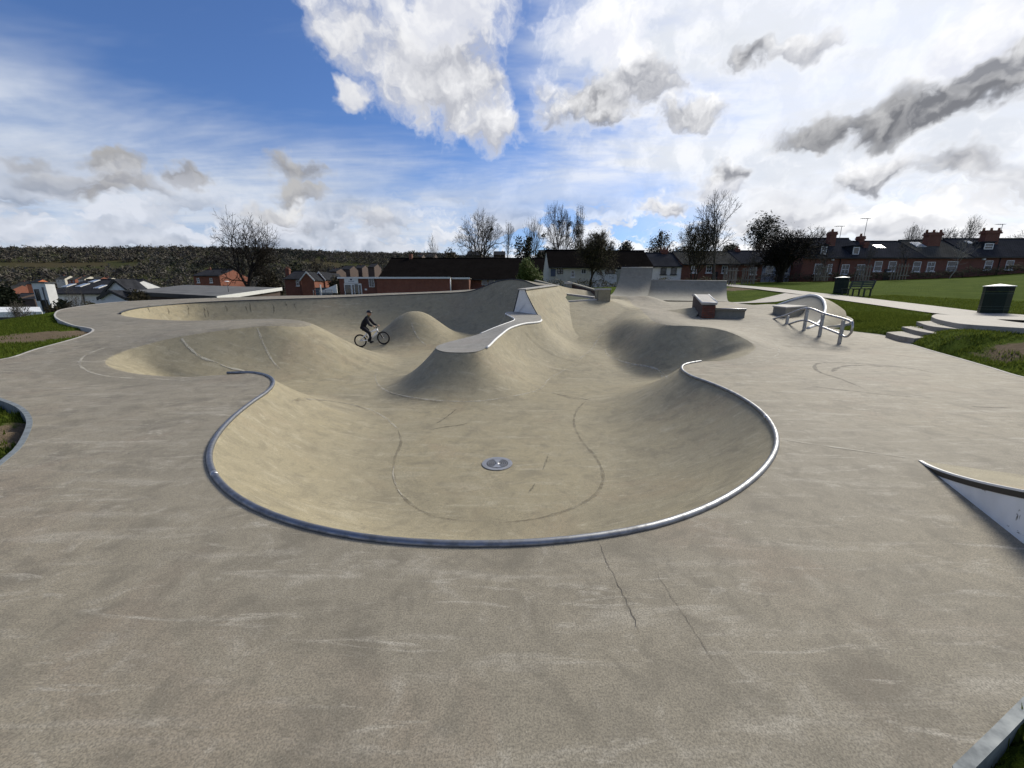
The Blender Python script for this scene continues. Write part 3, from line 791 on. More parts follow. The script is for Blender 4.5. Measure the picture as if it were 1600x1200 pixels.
# ------------------------------------------------------------------ island top, its ledge and edging
def capsheet(name, poly, zf, mat, lift=.006, parent=None, thick=0):
    bm = bmesh.new()
    vs = [bm.verts.new((p[0], p[1], zf(p[0], p[1])+lift)) for p in poly]
    bm.faces.new(vs); bmesh.ops.triangulate(bm, faces=bm.faces[:])
    bm.faces.ensure_lookup_table(); bm.normal_update()
    if bm.faces[0].normal.z < 0: bmesh.ops.reverse_faces(bm, faces=bm.faces[:])
    for f in bm.faces: f.smooth = True
    me = bpy.data.meshes.new(name); bm.to_mesh(me); bm.free(); me.materials.append(mat)
    return link(bpy.data.objects.new(name, me), parent)
isz = lambda x, y: float(ISLZ(x, y))
it = capsheet('island_top', isl, isz, M_isl, .012)
tag(it, 'smooth grey top of the sloping island ledge in mid bowl', 'ledge')
ir = [p for p in isl]
i0 = int(np.argmin(((isl-isl_c[5])**2)[:, :2].sum(1))); i1 = int(np.argmin(((isl-isl_c[10])**2)[:, :2].sum(1)))
MB().tube([(p[0], p[1], p[2]+.005) for p in isl[i0:i1+1]], .035, 8).build('edge_trim', M_white, it)
i0 = int(np.argmin(((isl-isl_c[13])**2)[:, :2].sum(1))); i1 = int(np.argmin(((isl-isl_c[16])**2)[:, :2].sum(1)))
MB().tube([(p[0], p[1], p[2]+.005) for p in isl[i0:i1+1]], .022, 8).build('edge_trim', M_white, it)

# ------------------------------------------------------------------ spine: two back to back transitions with a white end
ta, tb = at(816, 453, 15.75), at(868, 446.2, 20.2)
ax = Vector((tb.x-ta.x, tb.y-ta.y, 0)).normalized(); rt = Vector((ax.y, -ax.x, 0))
def spine_profile(k):
    """(offset to the right, fraction of the height)"""
    L = []
    for i in range(11): s_ = i/10; L.append((-.13-1.0*(1-s_)*(1.0+.5*k), s_**1.75))
    L.append((.13, 1.0))
    for i in range(1, 15): s_ = i/14; L.append((.13+(2.3)*s_, (1-s_)**2.1))
    return L
NS = 16; vs = []; prof0 = None
for i in range(NS+1):
    k = i/NS; p = ta.lerp(tb, k); pr = spine_profile(k)
    for o_, h in pr:
        x, y = p.x+rt.x*o_, p.y+rt.y*o_
        zb = float(FLOOR(x, y))-.05
        vs.append((x, y, zb+(p.z-zb)*h))
m_ = len(spine_profile(0)); fs = []
for i in range(NS):
    for j in range(m_-1): fs.append((i*m_+j, i*m_+j+1, (i+1)*m_+j+1, (i+1)*m_+j))
sp_root = empty('concrete_spine', (ta.x, ta.y, float(FLOOR(ta.x, ta.y))))
tag(sp_root, 'tall concrete spine with a white triangular end face', 'skate spine')
def unparent_local(vs, root): return [(v[0]-root.location.x, v[1]-root.location.y, v[2]-root.location.z) for v in vs]
MB().add(unparent_local(vs, sp_root), fs, True).build('transition', M_bowl, sp_root)
# end face
e = [Vector(v) for v in vs[:m_]]
face = [p - ax*.004 for p in e if p.z > 0.0]
fz = [ (p.x, p.y, p.z) for p in face] 
fz = [(fz[0][0], fz[0][1], .3)] + fz + [(fz[-1][0], fz[-1][1], .0)]
MB().prism(unparent_local(fz, sp_root), tuple(-ax*.02)).build('end_face', M_white, sp_root)
pl = [ta+rt*.18-ax*.05, ta-rt*.18-ax*.05, tb-rt*.18, tb+rt*.18]
MB().prism(unparent_local([tuple(p+Vector((0, 0, .002))) for p in pl], sp_root), (0, 0, .04)).build('cap', M_pale, sp_root)
for sgn in (1, -1):
    pts = [p - ax*.03 for p in e if (p.x-ta.x)*rt.x+(p.y-ta.y)*rt.y > 0] if sgn > 0 else [p - ax*.03 for p in e if (p.x-ta.x)*rt.x+(p.y-ta.y)*rt.y < 0]
    pts = [p for p in pts if p.z > .35]
    MB().tube(unparent_local([tuple(p) for p in pts], sp_root), .02, 6).build('edge_trim', M_black, sp_root)

# ------------------------------------------------------------------ pyramid top: planted triangle, kerbs, block
pz_ = lambda x, y: float(PYRZ(x, y))
tri = [at(876, 471.2, 20.2), at(929, 466.6, 21.3), at(871, 459.5, 23.2)]
M_turf = plain('planted turf', (.05, .062, .028), .95, var=.4, scale=20)
o = capsheet('planted_triangle', [tuple(p) for p in tri], pz_, M_turf, .015); tag(o, 'small triangular patch of rough turf beside the spine', 'turf')
def kerb_line(name, pa, pb, w, h, mat, label, zf, parent=None):
    d_ = Vector((pb[0]-pa[0], pb[1]-pa[1], 0)).normalized(); n_ = Vector((-d_.y, d_.x, 0))*w/2
    b = [Vector((p[0], p[1], zf(p[0], p[1])-.05))+s*n_ for p, s in ((pa, -1), (pb, -1), (pb, 1), (pa, 1))]
    t_ = [v+Vector((0, 0, h+.05)) for v in b]
    o = MB().hexa(b, t_).build(name, mat, parent, .01)
    if label: tag(o, label, 'kerb')
    return o
kerb_line('kerb', at(869, 472.3, 20.02), at(932, 467.3, 21.1), .35, .05, M_pale, 'pale kerb along the front of the turf triangle', pz_)
kerb_line('kerb', at(868, 456, 23.7), at(932, 463, 21.9), .45, .06, M_pale, 'pale kerb along the back of the turf triangle', pz_)
bk = at(941.5, 469, 21.15); bz = pz_(bk.x, bk.y)
blk = empty('concrete_block', (bk.x, bk.y, bz)); tag(blk, 'square concrete block with pale cap at the top of the bank', 'block')
MB().box(-.33, .33, -.3, .5, -.1, .5).build('body', M_bowl, blk, .015)
MB().box(-.36, .36, -.33, .53, .5, .6).build('cap', M_pale, blk, .012)
for x in (-.335, .315): MB().box(x, x+.02, -.305, -.295, -.05, .5).build('edge_trim', M_black, blk)

# low brick walls with sloping caps behind it
def sloped_wall(name, p0, p1, zt0, zt1, th, label, base):
    root = empty(name, (p0[0], p0[1], base)); tag(root, label, 'wall')
    d_ = Vector((p1[0]-p0[0], p1[1]-p0[1], 0)); n_ = Vector((-d_.y, d_.x, 0)).normalized()*th
    P0 = Vector((0, 0, 0)); P1 = d_
    b = [P0, P1, P1+n_, P0+n_]
    t_ = [Vector((v.x, v.y, (zt0 if i in (0, 3) else zt1)-base)) for i, v in enumerate(b)]
    MB().hexa([Vector((v.x, v.y, -.6)) for v in b], t_).build('brickwork', M_brick3, root)
    e_ = d_.normalized()*.04; nn = n_.normalized()*.04
    tb_ = [t_[0]-e_-nn, t_[1]+e_-nn, t_[2]+e_+nn, t_[3]-e_+nn]
    MB().hexa([v+Vector((0, 0, .003)) for v in tb_], [v+Vector((0, 0, .1)) for v in tb_]).build('cap', M_grey, root, .01)
    return root
w0, w1 = at(886, 442, 27), at(934, 456.5, 25.5)
sloped_wall('brick_wall', w0, w1, w0.z, w1.z, .35, 'dark brick wall with sloping grey cap behind the bank', 1.2)
w0, w1 = at(836, 439.5, 27.5), at(886, 453, 26)
sloped_wall('brick_wall', w0, w1, w0.z, w1.z, .35, 'dark brick wall with sloping cap behind the spine', 1.2)
p_ = at(887.5, 453, 26.6)
pier = empty('wall_pier', (p_.x, p_.y, 1.3)); tag(pier, 'short grey pier at the high end of the brick wall', 'pier')
MB().box(-.22, .22, -.2, .3, 0, at(887, 444, 26.6).z-1.3).build('shaft', M_grey, pier, .01)
MB().box(-.26, .26, -.24, .34, at(887, 444, 26.6).z-1.3, at(887, 441, 26.6).z-1.3).build('cap', M_pale, pier, .01)

# ------------------------------------------------------------------ far quarter pipes
def quarter(name, foot0, foot1, lip0, lip1, label, mat, depth=1.2, n=14):
    root = empty(name, (foot0.x, foot0.y, foot0.z)); tag(root, label, 'quarter pipe')
    vs = []
    for i in range(n+1):
        s_ = i/n
        for f0, l0 in ((foot0, lip0), (foot1, lip1)):
            h = 1-math.sqrt(max(0, 1-(s_*.97)**2)); h /= 1-math.sqrt(1-.97**2)
            p = Vector((f0.x+(l0.x-f0.x)*s_, f0.y+(l0.y-f0.y)*s_, f0.z-.03+(l0.z-f0.z+.03)*h))
            vs.append(p-foot0)
    fs = [(2*i, 2*i+1, 2*i+3, 2*i+2) for i in range(n)]
    MB().add(vs, fs, True).build('transition', mat, root)
    for k in (0, 1):
        side = [vs[2*i+k] for i in range(n+1)]
        base = min(foot0.z, foot1.z)-foot0.z-.6
        side2 = side+[Vector((side[-1].x, side[-1].y+depth, side[-1].z)), Vector((side[-1].x, side[-1].y+depth, base)), Vector((side[0].x, side[0].y, base))]
        MB().prism(side2, (.06 if k == 0 else -.06, 0, -.002)).build('side', M_grey, root)
    a_, b_ = vs[2*n], vs[2*n+1]
    MB().hexa([a_+Vector((0, 0, -.1)), b_+Vector((0, 0, -.1)), b_+Vector((0, depth, -.1)), a_+Vector((0, depth, -.1))], [a_+Vector((0, 0, .004)), b_+Vector((0, 0, .004)), b_+Vector((0, depth, .004)), a_+Vector((0, depth, .004))]).build('platform', M_grey, root)
    MB().tube([a_+Vector((0, -.01, .0)), b_+Vector((0, -.01, 0))], .035, 8).build('coping', M_pale, root)
    MB().box(min(a_.x, b_.x)+.02, max(a_.x, b_.x)-.02, a_.y+depth-.05, a_.y+depth, -1.5, a_.z-.1).build('back_wall', M_grey, root)
    return root
quarter('quarter_pipe', at(1002, 468, 27.6), at(1139, 470.5, 27.6), at(1012, 437.5, 30.6), at(1136, 439, 30.6), 'long low grey concrete quarter pipe in front of the brick cottages', M_grey)
quarter('quarter_pipe', at(950, 461.5, 27.4), at(1008, 467, 27.55), at(971, 418, 31.0), at(1020.5, 418, 31.0), 'tall narrow grey quarter pipe extension', M_grey)

# ------------------------------------------------------------------ brick ended sloping ledge and manual pad
hb = hit(1106, 497.5)
hub = empty('brick_ledge', (hb.x, hb.y, hb.z)); tag(hub, 'sloping brick ledge with pale steel edged cap', 'ledge')
far = at(1090, 478, hb.y+3.5)
dv = Vector((far.x-hb.x, far.y-hb.y, 0)); ln = dv.length; dv.normalize(); sv = Vector((dv.y, -dv.x, 0))
hz = at(1106, 476.5, hb.y).z-hb.z; hz2 = at(1090, 463, far.y).z-hb.z
w2 = .26
def hp(s_, l_, z): v = sv*s_+dv*l_; return Vector((v.x, v.y, z))
slope_len = ln*.72
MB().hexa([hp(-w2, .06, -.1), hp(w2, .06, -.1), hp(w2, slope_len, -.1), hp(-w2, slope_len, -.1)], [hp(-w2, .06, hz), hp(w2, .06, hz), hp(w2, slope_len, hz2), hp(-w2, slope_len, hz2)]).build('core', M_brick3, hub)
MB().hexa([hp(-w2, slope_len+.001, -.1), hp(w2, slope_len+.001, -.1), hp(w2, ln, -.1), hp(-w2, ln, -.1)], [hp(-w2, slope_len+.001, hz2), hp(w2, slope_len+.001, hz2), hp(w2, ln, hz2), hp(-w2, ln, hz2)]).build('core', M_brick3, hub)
wc = w2+.05
cap_ = MB().hexa([hp(-wc, 0, hz+.003), hp(wc, 0, hz+.003), hp(wc, slope_len, hz2+.003), hp(-wc, slope_len, hz2+.003)], [hp(-wc, 0, hz+.1), hp(wc, 0, hz+.1), hp(wc, slope_len, hz2+.1), hp(-wc, slope_len, hz2+.1)]).build('cap', M_pale, hub, .01)
MB().hexa([hp(-wc, slope_len+.003, hz2+.003), hp(wc, slope_len+.003, hz2+.003), hp(wc, ln+.1, hz2+.003), hp(-wc, ln+.1, hz2+.003)], [hp(-wc, slope_len+.003, hz2+.1), hp(wc, slope_len+.003, hz2+.1), hp(wc, ln+.1, hz2+.1), hp(-wc, ln+.1, hz2+.1)]).build('cap', M_pale, hub, .01)
for s_ in (-1, 1):
    MB().tube([hp(s_*wc, -.01, hz+.1), hp(s_*wc, slope_len, hz2+.1)], .025, 6).build('steel_edge', M_white, hub)
MB().tube([hp(-wc, -.01, hz+.1), hp(wc, -.01, hz+.1)], .025, 6).build('steel_edge', M_white, hub)
# bricks of the end face, each its own piece
bl, bh = .16, .068
bme = None; nrow = int(hz/.085)
for r_ in range(nrow):
    x = -w2 + (0 if r_ % 2 == 0 else -.085)
    while x < w2-.02:
        x0, x1 = max(x, -w2), min(x+bl, w2)
        if x1-x0 > .04:
            a_ = [hp(x0, .0, .02+r_*.085), hp(x1, .0, .02+r_*.085), hp(x1, .065, .02+r_*.085), hp(x0, .065, .02+r_*.085)]
            MB().hexa(a_, [v+Vector((0, 0, bh)) for v in a_]).build('brick', M_brick if (r_+int(x*10)) % 3 else M_brick2, hub)
        x += bl+.012
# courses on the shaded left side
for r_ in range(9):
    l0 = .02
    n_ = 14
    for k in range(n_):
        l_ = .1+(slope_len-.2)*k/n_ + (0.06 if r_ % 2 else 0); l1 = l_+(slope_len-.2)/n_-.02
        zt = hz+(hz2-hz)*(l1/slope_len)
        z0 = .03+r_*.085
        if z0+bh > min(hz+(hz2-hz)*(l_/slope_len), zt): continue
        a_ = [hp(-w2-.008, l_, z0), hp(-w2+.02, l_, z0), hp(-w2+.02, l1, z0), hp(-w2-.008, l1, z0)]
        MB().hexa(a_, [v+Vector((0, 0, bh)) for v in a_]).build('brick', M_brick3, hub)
# manual pad to its right
c0, c1 = hit(1116, 497), hit(1163, 497); c2, c3 = at(1137, 474.5, c0.y+3.8), at(1112, 474, c0.y+3.8)
pad = empty('manual_pad', (c0.x, c0.y, c0.z)); tag(pad, 'low rectangular concrete platform beside the brick ledge', 'platform')
ph = .33
top = [Vector((p.x-c0.x, p.y-c0.y, ph)) for p in (c0, c1, c2, c3)]
MB().hexa([Vector((v.x, v.y, -.3)) for v in top], top).build('base', M_grey, pad)
cen = sum(top, Vector())/4
tp = [v+(v-cen).normalized()*.1 for v in top]
MB().hexa([v+Vector((0, 0, .003)) for v in tp], [v+Vector((0, 0, .1)) for v in tp]).build('slab', M_deck, pad, .01)
MB().tube([tp[0]+Vector((0, -.005, .09)), tp[1]+Vector((.005, -.005, .09))], .02, 6).build('steel_edge', M_galv, pad)
MB().tube([tp[1]+Vector((.005, -.005, .09)), tp[2]+Vector((.005, 0, .09))], .02, 6).build('steel_edge', M_galv, pad)
# bank on the left of the ledge
f0, f1, f2 = hit(1038, 485), hit(1086, 496), hit(1097, 496.5)
tpz = Vector((far.x-.1, far.y-.6, hb.z+hz*.8))
bkm = [f0, f1, Vector((hb.x-.3*1, hb.y+.5, hb.z)), Vector((far.x-.3, far.y-1.2, hb.z+hz*.75)), Vector((far.x-.3, far.y+.4, hb.z+.3))]
rt_ = empty('side_bank', tuple(f0)); tag(rt_, 'smooth concrete bank rising to the left of the brick ledge', 'bank')
loc = lambda p: Vector(p)-f0
vs = [loc(f0)+Vector((0, 0, -.02)), loc(bkm[1])+Vector((0, 0, -.02)), loc(bkm[2])+Vector((0, 0, -.02)), loc(bkm[3]), loc(bkm[4])]
nn = [Vector((v.x, v.y, -.6)) for v in vs]
MB().add(vs+nn, [(0, 1, 3), (1, 2, 3), (0, 3, 4), (0, 5, 6, 1), (1, 6, 7, 2), (2, 7, 8, 3), (3, 8, 9, 4), (4, 9, 5, 0)], False).build('face', M_bowl, rt_)

# ------------------------------------------------------------------ curled wedge with a pale edge, and its low ledge
g0 = hit(1262, 513.5); 
CUR = [(1262,513.5,g0.y),(1272,509.5,g0.y+.5),(1281,503,g0.y+1.0),(1287,493,g0.y+1.7),(1289.5,482,g0.y+2.5),(1287,471,g0.y+3.3),(1281,465,g0.y+4.0),(1273,462.2,g0.y+4.6),(1262,462.5,g0.y+5.2),(1245,467,g0.y+5.8),(1225,473.5,g0.y+6.3),(1212,478.5,g0.y+6.6)]
cu = catmull([np.array(at(*c)) for c in CUR], .2)
wr = empty('curled_wedge', tuple(g0)); tag(wr, 'rounded concrete wedge with a thick pale curved edge', 'skate ramp')
n_ = len(cu); inn, outr = [], []
cx_, cy_ = at(1238, 494, g0.y+2.6).x, g0.y+2.6
IN_FOOT = Vector((cx_, cy_, ground_z(cx_, cy_)))
M_ = 8
vs = []
for i in range(n_):
    p = Vector(cu[i])
    for j in range(M_+1):
        s_ = j/M_
        v = p.lerp(IN_FOOT, s_)
        zf_ = p.z*(1-s_)+IN_FOOT.z*s_
        gz = min(ground_z(v.x, v.y), IN_FOOT.z+.15)-.03
        v.z = gz+(p.z-gz)*(1-s_)**1.8
        vs.append(v-g0)
fs = [(i*(M_+1)+j, i*(M_+1)+j+1, (i+1)*(M_+1)+j+1, (i+1)*(M_+1)+j) for i in range(n_-1) for j in range(M_)]
MB().add(vs, fs, True).build('inner_face', M_grey, wr)
vs = []
OUTF = catmull([np.array(at(*c)) for c in [(1263,515,g0.y-.05),(1290,518,g0.y+.1),(1311,508,g0.y+.9),(1322,495,g0.y+2.0),(1324,482,g0.y+3.2),(1318,474,g0.y+4.3),(1300,468,g0.y+5.3),(1275,466,g0.y+6.2),(1240,472,g0.y+7.0),(1212,479,g0.y+6.9)]], .2)
for i in range(n_):
    p = Vector(cu[i]); k = i/(n_-1)*(len(OUTF)-1); a_ = int(k); fr = k-a_
    fo = Vector(OUTF[a_]*(1-fr)+OUTF[min(a_+1, len(OUTF)-1)]*fr)
    for j in range(M_+1):
        s_ = j/M_
        v = p.lerp(fo, s_); v.z = p.z+(fo.z-.25-p.z)*s_**1.6
        vs.append(v-g0)
MB().add(vs, fs, True).build('outer_face', M_bowl, wr)
MB().tube([Vector(p)-g0+Vector((0, 0, .02)) for p in cu], .055, 8).build('pale_edge', M_white, wr)
l0, l1 = hit(1207, 490), hit(1226, 497.5)
l2, l3 = at(1258, 485, l1.y+1.7), at(1222, 479, l0.y+2.2)
led = empty('low_ledge', tuple(l0)); tag(led, 'low dark sided concrete ledge in front of the curled wedge', 'ledge')
tz = at(1207, 479.5, l0.y).z
tl = [Vector((p.x-l0.x, p.y-l0.y, tz-l0.z)) for p in (l0, l1, l2, l3)]
MB().hexa([Vector((v.x, v.y, -.4)) for v in tl], tl).build('base', M_grey, led)
cen = sum(tl, Vector())/4; tl = [v+(v-cen).normalized()*.06 for v in tl]
MB().hexa([v+Vector((0, 0, .003)) for v in tl], [v+Vector((0, 0, .06)) for v in tl]).build('slab', M_pale, led, .008)

# ------------------------------------------------------------------ kinked steel rail
posts = [(1311, 537), (1280, 526), (1256, 515.5), (1228, 512.5), (1203, 512)]
tops = [(1318, 500.5), (1287, 491.5), (1260, 481.5), (1231, 493), (1202.5, 503)]
b0 = hit(*posts[0]); b2 = hit(1256, 516)
rail = empty('grind_rail', tuple(b0)); tag(rail, 'kinked double steel rail on square posts', 'rail')
dirv = Vector((b2.x-b0.x, b2.y-b0.y, 0)); dirv.normalize()
def on_line(px, py):
    """point in the vertical plane of the rail"""
    d_ = ray(px, py); nrm = Vector((dirv.y, -dirv.x, 0)); t_ = (b0.dot(nrm))/(d_.dot(nrm))
    return Vector((0, 0, CAM_H)) + d_*t_ if False else Vector((d_.x*t_, d_.y*t_, CAM_H+d_.z*t_))
up_l = [on_line(*c)-b0 for c in [(1197.5,511),(1198.5,505),(1203,501),(1231,491.5),(1260,481.5),(1288,490),(1322,499.5),(1329,503),(1332,511),(1330,520),(1325,525),(1320,526),(1312,522),(1282,510),(1257,500.5),(1228,508),(1212,512)]]
upc = catmull([np.array((*p,)) for p in up_l], .06)
MB().tube([Vector(p) for p in upc], .034, 10).build('rail_pipe', M_rail, rail)
for (px, py), (tx, ty) in zip(posts, tops):
    gp = on_line(px, py); tpnt = on_line(tx, ty)
    base = gp-b0; hgt = tpnt.z-b0.z
    r_ = .04
    MB().box(base.x-r_, base.x+r_, base.y-r_, base.y+r_, base.z-.4, hgt).build('post', M_galv, rail, .006)
    MB().lathe([(.001, .012), (.014, .012), (.018, 0)], 8, (base.x, base.y-r_-.004, hgt-.12)).build('bolt', M_galv, rail)

# ------------------------------------------------------------------ near launch ramp at the right
ra, rb = atz(1436, 720, 0), atz(1600, 850, 0)
dirr = Vector((rb.x-ra.x, rb.y-ra.y, 0)); seg_l = dirr.length; dirr.normalize(); rgt = Vector((-dirr.y, dirr.x, 0))
if rgt.x < 0: rgt = -rgt
ramp = empty('launch_ramp', (ra.x, ra.y, 0)); tag(ramp, 'curved launch ramp with chipped white side and black top edge at right', 'skate ramp')
h_at = at(1600, 772, rb.y).z
kx = h_at/seg_l**1.35
LR, WR, n_ = 1.62, 2.6, 22
top = []
for i in range(n_+1):
    l_ = LR*i/n_; top.append((l_, kx*l_**1.35))
vs = []
for l_, z in top:
    p = dirr*l_
    vs += [(p.x, p.y, z+.004), (p.x+rgt.x*WR, p.y+rgt.y*WR, z+.004)]
fs = [(2*i, 2*i+1, 2*i+3, 2*i+2) for i in range(n_)]
MB().add(vs, fs, True).build('riding_face', M_bowl, ramp)
side = [dirr*l_+Vector((0, 0, z-.012)) for l_, z in top]
MB().prism(side+[dirr*LR+Vector((0, 0, -.05)), Vector((0, 0, -.05))], tuple(rgt*.05)).build('side_face', M_chip, ramp)
side2 = [dirr*l_+rgt*(WR-.05)+Vector((0, 0, z-.012)) for l_, z in top]
MB().prism(side2+[dirr*LR+rgt*(WR-.05)+Vector((0, 0, -.05)), rgt*(WR-.05)+Vector((0, 0, -.05))], tuple(rgt*.05)).build('side_face', M_chip, ramp)
MB().prism([dirr*LR+Vector((0, 0, -.05)), dirr*LR+rgt*WR+Vector((0, 0, -.05)), dirr*LR+rgt*WR+Vector((0, 0, top[-1][1]-.02)), dirr*LR+Vector((0, 0, top[-1][1]-.02))], tuple(-dirr*.05)).build('back_face', M_chip, ramp)
def strip(z0, z1, off, mat, nm):
    a_ = [dirr*l_-rgt*off+Vector((0, 0, max(z-z0, .004))) for l_, z in top]; b_ = [dirr*l_-rgt*off+Vector((0, 0, max(z-z1, .002))) for l_, z in top]
    c_ = [v+rgt*.03 for v in a_]; d_ = [v+rgt*.03 for v in b_]
    vs = []
    for i in range(n_+1): vs += [a_[i], b_[i], d_[i], c_[i]]
    fs = [(4*i+k, 4*i+(k+1) % 4, 4*i+4+(k+1) % 4, 4*i+4+k) for i in range(n_) for k in range(4)]
    MB().add(vs, fs, False).build(nm, mat, ramp)
strip(.009, .055, .004, M_black, 'black_edge')
strip(-.008, .009, .006, M_white, 'steel_edge')
# ------------------------------------------------------------------ the land around
lc = []
acc = 0
for i in range(len(outl)):
    if i % 7 == 0: lc.append((outl[i][0], outl[i][1], float(DECK(*outl[i]))-.07))
PATH = [(1150,447,40.),(1200,451.5,34.),(1257,458.5,30.),(1310,465,27.),(1375,473.5,23.),(1450,483.5,19.5),(1525,492,16.8),(1600,500,14.8)]
lc += [tuple(at(*p)) for p in PATH]
lc += [tuple(at(1180, 473, 26.)), tuple(at(1215, 467, 28.))]
lc += [tuple(at(1550, 488.5, 17.5)), tuple(at(1313, 457.5, 30)), tuple(at(1500, 434, 50)), tuple(at(1600, 427, 50)), tuple(at(1400, 437.5, 50)), tuple(at(1300, 440, 50)), tuple(at(1200, 441, 48)), tuple(at(1150, 443.5, 46)), tuple(at(1060, 446, 46)), tuple(at(950, 449, 44)), tuple(at(900, 451, 44))]
lc += [(15.9, 13.6, .6), (13.55, 11.9, .5), (13.5, 11.2, .58), (13.45, 10.2, .6), (13.8, 8.6, .6), (15, 4.5, .6), (22, 8, 1.2), (30, 12, 1.6), (31, 32, 2.0), (32, 23, 1.7), (45, 32, 2.5), (90, 55, 5.2), (50, 70, 3.9), (15, 60, 2.6), (0, 40, 1.6), (0, 60, 1.7), (-15, 70, 1.65), (-25, 80, 1.6), (-8, 36, 1.45), (0, 31, 1.5),
       (-16, 31, .9), (-20, 40, 0.1), (-24, 27, .4), (-12, 4, -.25), (-18, 8, -.1), (-23, 15.5, .25), (-26, 20, 0.0), (-32, 22, -1.6), (-30, 31, -1.8), (-45, 30, -4.2), (-60, 45, -5.5), (-42, 45, -3.4), (-28, 48, -1.8), (-35, 70, -.8), (-50, 80, -2.5), (-80, 80, -8), (-30, 4, -2), (-70, 10, -8), (0, -10, -.1), (20, -10, .8), (-20, -10, -1), (60, 0, 3), (0, 110, 1), (60, 110, 4), (-60, 120, -4), (-120, 100, -12)]
LAND = rbf(lc, c=.9, smooth=.15)
LNEAR = LAND
def far_land(x, y):
    r = np.hypot(x, y); az = np.arctan2(x, y)
    lw = smooth01(.05, -.5, az)                    # the valley opens to the left
    valley = -10 - 26*lw
    hill = np.interp(np.degrees(az), [-70, -53, -40, -30, -20, -10, 0, 15, 40, 70], [70, 101, 130, 142, 148, 146, 128, 80, 60, 50])
    up = smooth01(520, 1750, r)
    wav = 6*np.sin(x*.006+1)*np.cos(y*.005) + 5*np.sin(x*.013)*np.sin(r*.008)
    rr = valley + (hill-valley)*up + wav*smooth01(200, 700, r)
    back = np.cos(az) < 0
    return np.where(back, np.where(r > 300, 2, 2), rr)
def land_z(x, y):
    x = np.asarray(x, float); y = np.asarray(y, float)
    r = np.hypot(x, y-20)
    k = smooth01(85, 230, r)
    return LAND(np.clip(x, -150, 150), np.clip(y, -60, 150))*(1-k) + far_land(x, y)*k
sx = np.sinh(np.linspace(-6.2, 6.2, 420))*12.5; sy = np.sinh(np.linspace(-4.5, 6.2, 430))*12.5+12
LX, LY = np.meshgrid(sx, sy)
LZ = land_z(LX, LY)
od, _, _, _ = dist_to(outl, LX, LY, 3.0)
oin = inside(outl, LX, LY)
deckz = DECK(np.clip(LX, -30, 25), np.clip(LY, -3, 33))
nearo = (~oin) & (od < .8)
LZ = np.where(nearo, np.minimum(LZ, deckz-.05), LZ)
LZ = np.where(oin, np.minimum(LZ, deckz-.3), LZ)
LAND_POLY = [(p[0], p[1]) for p in catmull([np.array(atz(*c, .74)) for c in [(1470,489.5),(1458,492),(1457,495.5),(1475,501),(1510,506.5),(1560,510),(1600,512.5)]], .2)]+[(14.6, 8.5), (19.5, 8.5), (20.5, 16.8)]
ld, _, _, _ = dist_to(np.array(LAND_POLY), LX, LY, 4.0)
lin_ = inside(LAND_POLY, LX, LY)
tt = od/(ld+od+1e-6)
zn = (deckz-.05)*(1-tt)+.64*tt
wl_ = smooth01(2.6, 1.2, ld)*(~oin)*(~lin_)
wl_ = wl_*smooth01(15.6, 14.2, LX)
LZ = np.where(wl_ > 0, LZ*(1-wl_)+zn*wl_, LZ)
LZ = np.where(lin_, np.minimum(LZ, .6), LZ)
zd_ = np.interp(LY, [9.5, 11.7, 12.4, 13.0, 13.8], [.62, .56, .40, .25, .12])
sel = (~oin) & (LX > 12.0) & (LX < 14.2) & (LY > 10.4) & (LY < 13.2)
LZ = np.where(sel, (deckz-.05)+(zd_-deckz+.05)*np.minimum(1, od/.75), LZ)
n1, n2 = LX.shape; li = np.arange(n1*n2).reshape(n1, n2)
Q = np.c_[li[:-1, :-1].ravel(), li[:-1, 1:].ravel(), li[1:, 1:].ravel(), li[1:, :-1].ravel()]
deep = (oin & (od > .5)).ravel()
Q = Q[~deep[Q].all(1)]
# worn earth patches
dirt = np.zeros(LX.shape)
def worn(px, py, Y, rx, ry, s=1.0):
    global dirt
    p = at(px, py, Y); dirt = np.maximum(dirt, s*np.exp(-(((LX-p.x)/rx)**2+((LY-p.y)/ry)**2)))
worn(85, 535, 12.6, 2.3, 1.0); worn(20, 545, 11.5, 1.6, .5, .8)
worn(1590, 558, 9.4, .9, .8, .8); worn(1480, 555, 10.8, .5, .5, .45); worn(1595, 530, 11.0, .5, .7, .7); worn(1165, 449, 36, 3.0, 2.0, 1.0)
worn(10, 670, 4.6, .9, .6, .9); worn(1600, 620, 7.3, 1.5, .6, .7)
u_used, inv = np.unique(Q, return_inverse=True)
def grassmat():
    t = NT('grass and fields'); p = t.geo().outputs['Position']
    a_ = t.noise(p, .6, 6, .65, .6); b_ = t.noise(t.mapping(p, (1, 2.6, 1)), 7, 5, .7); c_ = t.noise(p, 60, 3, .7)
    col = t.mix(t.ramp(a_, .35, .65), (.058, .092, .011), (.088, .126, .017))
    col = t.mix(t.ramp(b_, .45, .75, 0, .6), col, (.036, .052, .008))
    col = t.mix(t.ramp(c_, .4, .7, 0, .5), col, (.03, .045, .008))
    # mown banding up the slope
    dk = t.math('ADD', t.attr('dirt'), t.math('MULTIPLY', t.math('SUBTRACT', t.noise(p, 2.2, 6, .65, .5), .5), 1.1))
    col = t.mix(t.ramp(dk, .34, .52), col, t.mix(t.ramp(b_, .3, .7), (.20, .155, .105), (.125, .097, .066)))
    f_ = t.mix(t.ramp(t.noise(p, .012, 3, .5), .4, .6), (.045, .05, .022), (.06, .052, .03))
    col = t.mix(t.attr('far'), col, f_)
    nm = t.bump(t.math('ADD', b_, t.math('MULTIPLY', c_, .6)), .8, .05)
    return t.done(col, 1.0, nm, 0, .02)
M_grass = grassmat()
farA = smooth01(90, 200, np.hypot(LX, LY-20))
